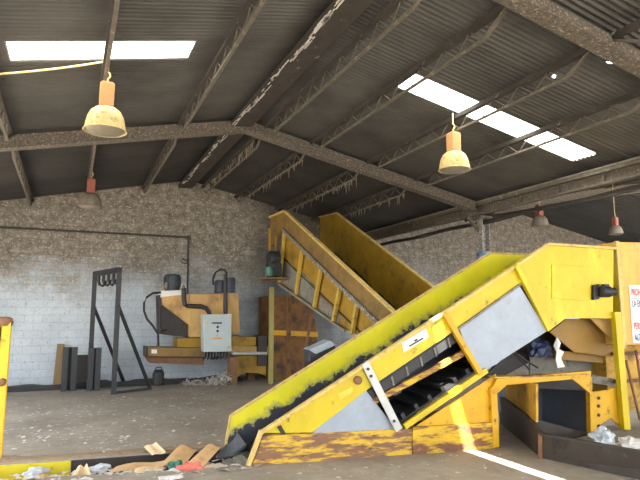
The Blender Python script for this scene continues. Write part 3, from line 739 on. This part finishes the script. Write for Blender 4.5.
m = MB(); m.tube([N(514, 352, .2), N(525, 360, .2), N(538, 368, .2)], .015, 6); m.tube([N(514, 353, .22), N(530, 370, .2)], .012, 6)
tag(put('hose', m, 'rubber'), 'thin black hose lying over the portal frame', 'hose')

# ------------------------------------------------------------------ rear conveyor, rising away to the back
RA = V((4.97, 13.5, 0)); RD = V((-.08, 1, 0)).normalized(); RN = V((RD.y, -RD.x, 0))     # RN points to its right side
def Q(x, y, off=0.0): return on_plane(x, y, RA + RN * off, RN)
rear = thing('conveyor', (5.2, 9.5, 0), 'second yellow conveyor behind, climbing away to the upper left', 'conveyor')
def qplate(name, px, material, off=0.0, t=.03, parent=rear, **k):
    m = MB(); m.prism([Q(x, y, off) for x, y in px], RN * t); return put(name, m, material, parent, **k)
qplate('side_panel', [(285, 211), (396, 313.5), (396, 340), (376, 322), (282, 229)], 'rear_tan', label='dusty upper board of the left side')
qplate('end_board', [(270, 217.5), (285, 211), (283, 230), (270, 248)], 'rear_tan')
qplate('lower_side', [(282, 230), (376, 322), (396, 340), (396, 352), (338, 326), (279, 283)], 'rear_yellow', .06, .03)
for a in (((280, 262), (290, 262), (297, 272), (294, 291), (280, 281)), ((300, 270), (318, 290), (316, 308), (297, 293)), ((320, 296), (340, 316), (338, 325), (319, 311))):
    qplate('dust_plate', a, 'dusty_grey', .045, .015, label='grey dusty infill plate between the ribs')
m = MB(); m.bar(Q(283, 229.5, -.03), Q(378, 322.5, -.03), .09, .07); put('mid_rail', m, 'dusty_grey', rear)
m = MB(); m.bar(Q(285, 211, -.02), Q(396, 313.5, -.02), .09, .04); m.bar(Q(270, 217.5, -.02), Q(285, 211, -.02), .09, .04); put('top_flange', m, 'edge', rear)
m = MB(); m.bar(Q(278, 283, -.03), Q(345, 331, -.03), .06, .05); put('bottom_rail', m, 'dusty_grey', rear)
for a, b in (((284.5, 232), (279.5, 282)), ((302, 250), (296, 294)), ((321, 269), (314, 308)), ((340, 287), (333, 323)), ((357, 304), (352, 334))):
    m = MB(); m.bar(Q(*a, -.02), Q(*b, -.02), .08, .07, RN); put('rib', m, 'rib_yellow', rear)
RW = 1.55
tl, bl = Q(337, 213, RW), None
m = MB(); m.prism([Q(x, y, RW) for x, y in ((320, 217), (337, 213), (436, 289), (436, 366), (345, 300), (320, 276))], RN * .03)
put('side_panel', m, 'rear_yellow', rear, label='right side panel seen from inside')
m = MB(); m.bar(Q(337, 213, RW), Q(436, 289, RW), .08, .03); m.bar(Q(320, 217, RW), Q(337, 213, RW), .08, .03); put('top_flange', m, 'edge', rear)
a = Q(284, 258, .04); b = Q(396, 366, .04)
m = MB(); m.prism([a, b, b + RN * (RW - .05), a + RN * (RW - .05)], (0, 0, -.04)); put('belt', m, 'rubber', rear)
m = MB()
for k in range(70):
    t = random.random(); zz = random.uniform(.02, .12)
    p = Q(336 + 60 * t, 255 + 56 * t, RW - .02)
    q2 = p + V((0, 0, -.1 + zz)); sz = random.uniform(.03, .12)
    m.add([q2 + V((0, -sz, 0)), q2 + V((0, sz, .0)), q2 + V((-.03, sz * .6, sz)), q2 + V((-.02, -sz * .5, sz * .8))], [(0, 1, 2, 3)])
put('stuck_scraps', m, 'rubber', rear)['kind'] = 'stuff'
m = MB()
for k in range(260):
    p = Q(283, 229.5, -.075).lerp(Q(378, 322.5, -.075), random.random()) + V((0, 0, random.uniform(-.07, .05))); sz = random.uniform(.01, .035)
    m.add([p, p + V((0, sz, random.uniform(-.02, .0))), p + V((-.01, sz * .6, -sz * 1.6))], [(0, 1, 2)])
put('dust_flakes', m, 'paper', rear)['kind'] = 'stuff'
m = MB(); a = Q(279, 284, .1); b = Q(396, 352, .1)
m.prism([a, b, b + RN * (RW - .15), a + RN * (RW - .15)], (0, 0, -.04)); put('belly_plate', m, 'dusty_grey', rear)
# platform with the drive at the head
pf = [Q(x, y, -.05) for x, y in ((259, 278), (281, 282))]
pc = Q(272, 279, -.28)
m = MB(); m.box(pc, (.55, .8, .04)); plat = put('motor_bracket', m, 'rusty', rear)
m = MB(); m.box(pc + V((.0, -.12, .22)), (.34, .3, .34)); m.lathe(pc + V((0, -.1, .5)), [(.19, -.14), (.21, -.1), (.21, .1), (.19, .14)], 18, (1, 0, 0)); put('gearbox', m, 'black_steel', rear, bevel=.015)
m = MB(); m.lathe(pc + V((-.17, -.3, .16)), [(.09, -.13), (.11, -.11), (.11, .11), (.09, .13)], 18, (0, 0, 1)); put('drive_motor', m, 'motor_green', rear, smooth=True)
for p in (Q(269.5, 232, -.2), Q(275.5, 236, -.02)):
    m = MB(); m.bar(p + V((0, 0, .1)), V((p.x, p.y, pc.z)), .05, .05); put('hanger', m, 'rear_yellow', rear)
# legs
f = atZ(270.5, 384, 0)
m = MB(); m.bar(f, V((f.x, f.y, atY(268, 287, f.y).z)), .11, .11, (0, 1, 0)); put('leg', m, 'post_olive', rear, label='pale olive square post')
p = Q(289, 300, .1); m = MB(); m.bar(V((p.x, p.y, 0)), p + V((0, 0, .1)), .09, .09, (0, 1, 0)); put('leg', m, 'rust_red', rear, label='rust red post')
p = Q(312, 315, .1); m = MB(); m.bar(p + V((0, 0, .1)), V((p.x + .05, p.y + .9, 0)), .05, .05); put('leg', m, 'rusty', rear, label='slanting rusty stay')
for y, o in ((9.6, .15), (9.6, RW - .1)):
    p = RA + RD * ((y - 13.5)) + RN * o; m = MB(); m.bar(V((p.x, p.y, 0)), V((p.x, p.y, 1.75)), .1, .1, (0, 1, 0)); put('leg', m, 'rear_yellow', rear)
# grey tail drive box just behind the front conveyor
tb = thing('drive_box', N(326, 358, 1.35), 'dark grey box just behind the far side panel of the front conveyor', 'drive box')
bc = [N(x, y, 1.35) for x, y in ((309, 350), (330, 341), (339, 351), (338, 362), (318, 371), (309, 362))]
m = MB(); m.prism(bc, CY * .35); put('cover', m, 'black_steel', tb, bevel=.02)
m = MB(); m.prism([N(x, y, 1.34) for x, y in ((309, 350), (330, 340.5), (336, 345), (316, 354))], CY * .36); put('lid', m, 'grey_plate', tb)
p = N(324, 358, 1.5); m = MB(); m.bar(V((p.x, p.y, 0)), p + V((0, 0, -.12)), .12, .12, (0, 1, 0)); put('stand', m, 'dark_steel', tb)

# ------------------------------------------------------------------ yellow hydraulic press by the back wall
YP = 15.0
hp = thing('hydraulic_press', atZ(232, 384, 0), 'old tan and yellow horizontal press with grey cabinet against the back wall', 'press')
def yplate(name, px, material, Y, t, parent=hp, **k):
    m = MB(); m.prism([atY(x, y, Y) for x, y in px], (0, t, 0)); return put(name, m, material, parent, **k)
yplate('oil_tank', [(189.5, 294), (238.5, 293.5), (240, 334), (233, 334), (231, 338), (189.5, 337)], 'press_tan', YP, .9, bevel=.012)
yplate('side_hopper', [(161.5, 297), (189.5, 294), (189.5, 325), (176, 315), (161.5, 304)], 'press_tan', YP + .02, .8)
yplate('hopper_frame', [(159, 295), (162, 295), (162, 304), (189.5, 326), (189.5, 338), (184, 337), (160, 334)], 'dark_steel', YP + .2, .6)
yplate('motor_base', [(161, 291), (181, 290), (181, 297), (161, 298)], 'white_label', YP + .05, .5, label='dusty pale motor base')
b0 = atY(172, 290.5, YP + .3)
m = MB(); m.lathe(b0, [(.2, 0), (.2, .06), (.215, .08), (.215, .38), (.19, .42), (.1, .44)], 20); mo = put('motor', m, 'motor', hp, smooth=True)
m = MB()
for k in range(20):
    an = k * math.pi / 10; m.bar(b0 + V((.215 * math.cos(an), .215 * math.sin(an), .1)), b0 + V((.215 * math.cos(an), .215 * math.sin(an), .36)), .012, .03, V((math.cos(an), math.sin(an), 0)))
put('cooling_fins', m, 'motor', mo)
m = MB()
for x, y in ((163, 286), (166, 284.5), (183, 287)):
    m = MB(); m.lathe(atY(x, y + 4, YP + .1), [(.05, 0), (.05, .12), (.03, .16)], 10); put('valve', m, 'dusty_grey', hp)
m = MB(); m.tube([atY(x, y, YP - .12) for x, y in ((184, 288), (184, 300), (185, 304.5), (188, 306), (201, 306.5), (206, 308), (209, 312), (210, 316))], .058, 12); put('pipe', m, 'rubber', hp, smooth=True, label='fat black bent suction pipe')
m = MB(); m.tube([atY(x, y, YP - .1) for x, y in ((225.5, 274), (225.5, 314))], .055, 12); put('pipe', m, 'rubber', hp, smooth=True, label='straight black riser pipe')
for (x, y, w, h) in ((220.5, 292.5, .17, .34), (229.5, 292.5, .16, .42)):
    m = MB(); m.lathe(atY(x, y, YP + .35), [(w, 0), (w, h * .85), (w * .9, h * .97), (w * .6, h)], 18); put('pump', m, 'motor', hp, smooth=True)
m = MB(); m.tube([atY(x, y, YP + .2) for x, y in ((213.5, 285), (213, 279), (215.5, 272.5), (220, 269.5), (224.5, 270), (227, 274))], .03, 8); put('hose', m, 'rubber', hp, smooth=True)
m = MB(); m.tube([atY(x, y, YP - .05) for x, y in ((161, 292.5), (153, 293), (147, 297), (144, 303), (144, 311), (147, 319), (153, 326), (158, 334), (158.5, 346))], .028, 8); put('hose', m, 'rubber', hp, smooth=True)
m = MB(); m.tube([atY(x, y, YP - .02) for x, y in ((160, 298), (160, 326), (162, 331), (166, 330))], .03, 8); put('hose', m, 'rubber', hp, smooth=True)
m = MB(); m.tube([atY(x, y, YP + .1) for x, y in ((181, 288), (182.5, 283.5), (185, 284), (186, 288))], .02, 8); put('hose', m, 'galv', hp, smooth=True)
yplate('ram_beam', [(147, 347), (204, 348), (204, 357), (147, 356.5)], 'rear_tan', YP - .1, .5, bevel=.01)
yplate('lower_channel', [(146, 357), (204, 357.5), (204, 365), (150, 363)], 'rusty', YP + .15, .4)
yplate('beam_cap', [(145.5, 346.5), (148, 346.5), (148, 357), (145.5, 357)], 'dark_steel', YP - .12, .54)
yplate('label_plate', [(151.5, 349.5), (157, 349.5), (157, 353.5), (151.5, 353.5)], 'white_label', YP - .115, .012)
yplate('bed_plate', [(177, 338.5), (203, 338), (203, 347.5), (177, 347)], 'rear_yellow', YP + .05, .6)
yplate('bed_plate', [(231, 336), (256, 337), (256, 345.5), (231, 346)], 'rear_yellow', YP - .05, .8)
yplate('bed_plate', [(231, 346), (268, 346.5), (268, 352), (231, 352)], 'press_tan', YP + .05, .7)
m = MB(); m.tube([atY(232, 353.5, YP - .12), atY(267, 353.5, YP - .12)], .05, 10); put('ram_rod', m, 'galv', hp, smooth=True)
yplate('lower_body', [(236, 356), (266, 356), (266, 376), (259, 373), (243, 373), (238, 377), (236, 377)], 'rear_yellow', YP, .8)
m = MB(); a = atY(229, 357, YP - .3); m.box(V((a.x + .1, YP - .3, a.z / 2)), (.2, .25, a.z)); put('leg', m, 'rusty', hp)
a = atY(161, 360, YP + .1)
m = MB(); m.box(V((4.75, YP + .5, .25)), (.2, .25, .5)); put('leg', m, 'rusty', hp)
yplate('end_block', [(258, 336), (267, 336), (267, 366), (258, 366)], 'dark_steel', YP - .08, .5)
yplate('bale_chamber', [(270, 296), (312, 296), (322, 384), (270, 384)], 'rust_red', YP + .1, 1.0, label='rust red bale chamber')
yplate('chamber_rib', [(270, 330), (318, 332), (318, 337), (270, 335)], 'orange', YP + .04, .08)
cabn = yplate('control_cabinet', [(203, 314.5), (231.5, 314), (231.5, 351.5), (203.5, 352)], 'cabinet', YP - .45, .3, bevel=.01, label='pale grey control cabinet')
yplate('cabinet_door', [(204.5, 316), (230, 315.5), (230, 350), (205, 350.5)], 'cabinet', YP - .465, .02, cabn)
for k, (x, y, w, h, mt) in enumerate(((217, 323, 10, 1.4, 'ink'), (207, 323, 3, 2, 'faded_label'), (217, 338.5, 9, 1.6, 'orange_ink'), (228.5, 347, 2, 2, 'orange_ink'))):
    yplate('marking', [(x - w / 2, y - h / 2), (x + w / 2, y - h / 2), (x + w / 2, y + h / 2), (x - w / 2, y + h / 2)], mt, YP - .47, .006, cabn)
for x, y in ((217.5, 327), (217.5, 331)):
    m = MB(); m.lathe(atY(x, y, YP - .465), [(.03, 0), (.03, -.03), (.02, -.035)], 12, (0, 1, 0)); put('knob', m, 'ink', cabn)
m = MB()
for k in range(8):
    p = atY(206 + k * 3, 352, YP - .3); m.tube([p, p + V((.02, .1, -.12)), p + V((.05 * math.sin(k), .3, -.2))], .02, 6)
put('cable_tails', m, 'rubber', cabn)

# ------------------------------------------------------------------ black hanging frame and oddments by the back wall
YN, YFp = 14.1, 16.0
rk = thing('hanging_rack', atZ(113, 394, 0), 'black steel rack with hooks and two slanting braces before the back wall', 'rack')
fN, fF = atZ(113.5, 394, 0), atZ(89, 386.5, 0)
tN = V((fN.x, fN.y, atY(118, 272, fN.y).z)); tF = V((fF.x, fF.y, tN.z))
m = MB(); m.bar(fN, tN, .11, .11, (1, 0, 0)); put('post', m, 'black_steel', rk)
m = MB(); m.bar(fF, tF, .11, .11, (1, 0, 0)); put('post', m, 'black_steel', rk)
tF2 = atX(87.5, 284, fF.x); 
m = MB(); m.bar(tN + V((0, 0, .05)), tF + V((0, 0, .05)), .12, .12); put('top_beam', m, 'black_steel', rk)
for a, f2, py in ((tN, (147, 381), 309), (tF, (119, 379), 316)):
    base = fN if a is tN else fF; e = base + (atZ(150, 388.5, 0) - fN)
    s_ = V((base.x, base.y, 2.05)); m = MB(); m.bar(s_, e, .14, .08, (1, 0, 0)); put('brace', m, 'black_steel', rk)
for k in range(4):
    p = tF.lerp(tN, .18 + .2 * k)
    m = MB(); m.tube([p, p + V((0, 0, -.16)), p + V((.03, 0, -.24)), p + V((.1, 0, -.27)), p + V((.16, 0, -.2)), p + V((.16, 0, -.13))], .036, 8); put('hook', m, 'black_steel', rk)
m = MB(); m.bar(fN + V((0, 0, .03)), atZ(150, 388.5, .03), .1, .05); put('foot_bar', m, 'black_steel', rk)
def channel(px, py, w, htop, label, d=.28):
    f_ = atZ(px, py, 0); h = atY(px, htop, f_.y).z; m = MB()
    m.box(f_ + V((0, .12, h / 2)), (w * 2, .02, h))
    for sx_ in (-1, 1): m.box(f_ + V((w * sx_, .06, h / 2)), (.09, d, h)); m.box(f_ + V((w * sx_ * .8, .06 - d / 2, h / 2)), (.12, .02, h))
    tag(put('steel_channel', m, 'black_steel'), label, 'steel channel', 'steel channels standing by the wall')
channel(68, 391, .12, 347.5, 'short black steel channel standing upright left of the hook rack')
channel(93, 390.5, .1, 348, 'short black steel channel standing at the rear post of the hook rack')
m = MB(); a = atZ(57, 384, 0); a.y = 16.05; m.bar(a, a + V((.04, .3, 1.05)), .18, .03, (0, 1, 0)); tag(put('board', m, 'timber'), 'brown board leaning on the back wall behind the black channel', 'board')
m = MB(); a = atZ(81, 386, 0); a.y = 16.1; m.bar(a, a + V((.02, .25, .75)), .35, .03, (0, 1, 0)); tag(put('plate', m, 'dark_steel'), 'dark plate leaning on the wall between the two black channels', 'plate')
m = MB(); p = atZ(158, 385, 0)
m.lathe(p, [(.12, 0), (.14, .02), (.15, .28), (.12, .36), (.07, .39)], 16); bk = put('canister', m, 'rubber', smooth=True); tag(bk, 'small black canister on the floor right of the hook rack', 'canister')
m = MB(); m.tube([p + V((-.1, 0, .36)), p + V((-.05, 0, .45)), p + V((.06, 0, .45)), p + V((.1, 0, .36))], .015, 6); put('handle', m, 'rubber', bk)
# shredded paper by the press
m = MB()
for k in range(320):
    p = atZ(random.uniform(184, 231), random.uniform(382, 386), 0); h = max(0, .3 - abs(p.x - 4.0) * .5) * random.random()
    an = random.uniform(0, 6.28); l = random.uniform(.05, .22); u = V((math.cos(an), math.sin(an), random.uniform(-.2, .7))) * l; s_ = V((-math.sin(an), math.cos(an), .2)) * random.uniform(.015, .04)
    q = p + V((0, 0, h + .01)); m.add([q - s_, q + s_, q + s_ + u * .5 + V((0, 0, .03)), q - s_ + u * .5 + V((0, 0, .03)), q + s_ + u, q - s_ + u], [(0, 1, 2, 3), (3, 2, 4, 5)])
for v in m.v: v.z = max(v.z, .006)
tag(put('shredded_paper', m, 'paper'), 'heap of shredded white paper on the floor under the rear press', 'shredded paper', kind='stuff')
# dark sweepings along the wall foot
m = MB(); P = []
for i in range(50):
    x = -3.1 + i * .155; row = []
    for j in range(7):
        y = 15.25 + j * .2; t = math.sin(math.pi * j / 6)
        row.append(V((x, y if j < 6 else 16.48, .003 + t * (.05 + .09 * max(0, noise.noise(V((x * 1.7, y * 1.7, 3))) + .3)))))
    P.append(row)
m.grid(P); tag(put('sweepings', m, 'dark_steel'), 'dark ridge of sweepings along the foot of the back wall', 'sweepings', kind='stuff')

# ------------------------------------------------------------------ floor litter
m = MB()
def flake(p, s):
    an = random.uniform(0, 6.28); a = V((math.cos(an), math.sin(an), 0)) * s; b = V((-math.sin(an), math.cos(an), 0)) * s * random.uniform(.25, .8); u = V((0, 0, random.uniform(.1, .45) * s))
    m.add([p - a - b, p + a * .2 - b + u, p + a + b * .4, p + a * .1 + b + u * .5, p - a + b], [(0, 1, 3, 4), (1, 2, 3)])
for k in range(700):
    if random.random() < .5:
        c = random.choice(((90, 436, 50, 7), (110, 402, 80, 8), (150, 415, 50, 12), (40, 430, 30, 14), (190, 400, 30, 10), (60, 410, 40, 9), (210, 392, 30, 5)))
        px, py = random.gauss(c[0], c[2] * .6), random.gauss(c[1], c[3] * .6)
    else: px, py = random.uniform(0, 230), random.uniform(388, 450)
    if py < 386: continue
    p = atZ(px, py, .006)
    if p.y < far_e(p.x) + .05 or p.x > 4.5: continue
    flake(p, random.choice((.01, .014, .018, .026, .04)))
for k in range(420):
    p = V((random.uniform(-.5, 5.2), random.uniform(3.8, 7.2), .006))
    if p.y > near_e(p.x) - .06 or p.y > 6.6 - .1416 * (p.x - 2.09): continue
    if p.x > 4.4 and random.random() < .5: continue
    flake(p, random.choice((.008, .012, .018, .03)))
for k in range(260):
    x = random.uniform(-2, 2.2); t = random.random(); y = near_e(x) + (far_e(x) - near_e(x)) * t * .9 if k % 3 else near_e(x) - random.random() ** 2 * .35
    flake(V((x, y, (-.12 + .1 * (1 - t)) if k % 3 else .006)), random.choice((.02, .03, .05, .08)))
tag(put('paper_scraps', m, 'paper'), 'pale paper scraps scattered over the concrete floor', 'paper scraps', kind='stuff')

# rubbish bed in the feed pit
m = MB(); P = []
for i in range(70):
    x = -3.1 + i * .085; row = []
    for j in range(12):
        t = j / 11; y = near_e(x) + .02 + (far_e(x) - near_e(x) - .06) * t
        row.append(V((x, y, -.26 + .10 * (1 - t) + .10 * noise.noise(V((x * 3, y * 3, 1))) + .06 * noise.noise(V((x * 11, y * 11, 4))))))
    P.append(row)
m.grid(P); tag(put('rubbish_bed', m, 'dirt'), 'trodden rubbish filling the feed pit', 'rubbish', kind='stuff')

def sheet(name, px, material, label, cat='cardboard', group=None, bend=.04, n=6):
    """a bent piece of board; px = four corners (x, y, distance) near-left, near-right, far-right, far-left"""
    A, B, Cc, D = [atY(*q) for q in px]
    P = []
    for i in range(n + 1):
        u = i / n; row = []
        for j in range(n + 1):
            v = j / n; p = A.lerp(B, u).lerp(D.lerp(Cc, u), v)
            p = p + V((0, 0, bend * math.sin(math.pi * 2 * u) + bend * .5 * noise.noise(p * 3))); row.append(p)
        P.append(row)
    m = MB(); m.grid(P); return tag(put(name, m, material, solid=.008), label, cat, group)
gp = 'cardboard lying in the feed pit'
sheet('cardboard', [(106, 475, 7.2), (160, 467, 7.25), (170, 459.5, 7.6), (116, 467, 7.55)], 'card', 'long bent strip of brown cardboard pointing down to the left', group=gp, bend=.02)
sheet('cardboard', [(157, 468, 7.1), (188, 460, 7.3), (197, 449, 7.75), (180, 444.5, 7.8)], 'card', 'wide brown cardboard flap in the middle of the pit rubbish', group=gp, bend=.015)
sheet('cardboard', [(180, 470, 7.0), (202, 468, 7.0), (221, 446, 7.5), (208, 444, 7.6)], 'card', 'brown cardboard piece leaning up beside the conveyor foot', group=gp, bend=.015)
sheet('cardboard', [(152, 455, 7.65), (166, 452, 7.65), (156, 442, 7.95), (144, 447, 7.95)], 'card_pale', 'small pale carton flap standing behind the cardboard flaps', group=gp, bend=.01)
sheet('cardboard', [(199, 471, 6.85), (226, 470, 6.85), (228, 464, 7.1), (206, 465, 7.1)], 'card_pale', 'flat pale cardboard piece beside the dark feed lip', group=gp, bend=.01)
sheet('cardboard', [(130, 476, 7.0), (163, 471, 7.0), (164, 466, 7.2), (136, 469, 7.2)], 'card_pale', 'pale cardboard strip lying in front of the long bent strip', group=gp, bend=.015)
sheet('cardboard', [(70, 478, 7.2), (92, 477, 7.2), (87, 464, 7.5), (77, 470, 7.5)], 'card_pale', 'crumpled pale cardboard beside the end of the yellow pit edge', group=gp, bend=.03)
sheet('cardboard', [(30, 481, 7.2), (66, 480, 7.2), (64, 474, 7.4), (36, 476, 7.4)], 'card', 'brown cardboard scrap below the yellow pit edge', group=gp, bend=.02)
for k, (x, y, r, mt, lb, z) in enumerate(((176, 467, (.09, .06, .07), 'film_green', 'crumpled dark green plastic between the cardboard pieces', .02), (189, 468, (.14, .06, .06), 'film_red', 'crumpled pink red plastic between the cardboard pieces', .02),
                                       (99, 470, (.12, .07, .06), 'film', 'crumpled clear film beside the longest cardboard strip', -.06), (36, 472, (.12, .06, .05), 'film', 'crumpled pale film in front of the yellow pit edge', -.06),
                                       (105, 460, (.07, .05, .1), 'film', 'pale grey film stuck against the dark pit plate', -.08), (170, 478, (.12, .05, .03), 'paper', 'white paper lying on the near edge of the pit', .03))):
    q = crumple(atZ(x, y, z), r, k + 20); tag(put('plastic_film', q, mt), lb, 'rubbish')

# yellow bollard at the left edge
p0 = atY(2, 440, 8.45); pt = atY(8, 322, 8.45)
bx = atY(7.5, 330, 8.45).x - .07
bo = thing('bollard', (bx, 8.45, 0), 'yellow steel post with rusty top at the left edge', 'post')
m = MB()
m.box((bx, 8.45, pt.z / 2), (.02, .16, pt.z)); m.box((bx - .08, 8.45, pt.z / 2), (.16, .02, pt.z)); m.box((bx + .04, 8.38, pt.z / 2), (.14, .02, pt.z)); m.box((bx + .04, 8.52, pt.z / 2), (.14, .02, pt.z))
put('shaft', m, 'bollard', bo)
m = MB(); m.lathe((bx + .02, 8.45, pt.z), [(.10, -.05), (.12, 0), (.10, .05), (.05, .07)], 14); put('cap', m, 'rusty', bo, smooth=True)
m = MB(); m.lathe((bx + .06, 8.37, .95), [(.05, 0), (.05, -.06), (.03, -.08)], 10, (0, 1, 0)); put('hinge', m, 'rusty', bo)

# ------------------------------------------------------------------ daylight
w = bpy.data.worlds.new('sky'); SC.world = w; w.use_nodes = True
bg = w.node_tree.nodes['Background']; bg.inputs['Color'].default_value = (.92, .96, 1.0, 1); bg.inputs['Strength'].default_value = 1.5
sl = bpy.data.lights.new('sun', 'SUN'); sl.energy = 13.0; sl.angle = math.radians(.53); sl.color = (1, .95, .86)
so = bpy.data.objects.new('sun', sl); COL.objects.link(so)
so.rotation_euler = V((.24, .6, -1)).to_track_quat('-Z', 'Y').to_euler()

# ------------------------------------------------------------------ camera
cam = bpy.data.cameras.new('camera'); cam.sensor_width = 36; cam.sensor_fit = 'HORIZONTAL'; cam.lens = F / 640 * 36; cam.clip_start = .05
co = bpy.data.objects.new('camera', cam); COL.objects.link(co)
mt = Matrix((RV, UV, -FV)).transposed().to_4x4(); mt.translation = EYE; co.matrix_world = mt
SC.camera = co
SC.view_settings.view_transform = 'Standard'; SC.view_settings.look = 'None'; SC.view_settings.gamma = 1; SC.view_settings.use_curve_mapping = False
SC.view_settings.exposure = 2.1
SC.cycles.max_bounces = 8; SC.cycles.diffuse_bounces = 6; SC.cycles.use_denoising = True
SC.cycles.sample_clamp_indirect = 6
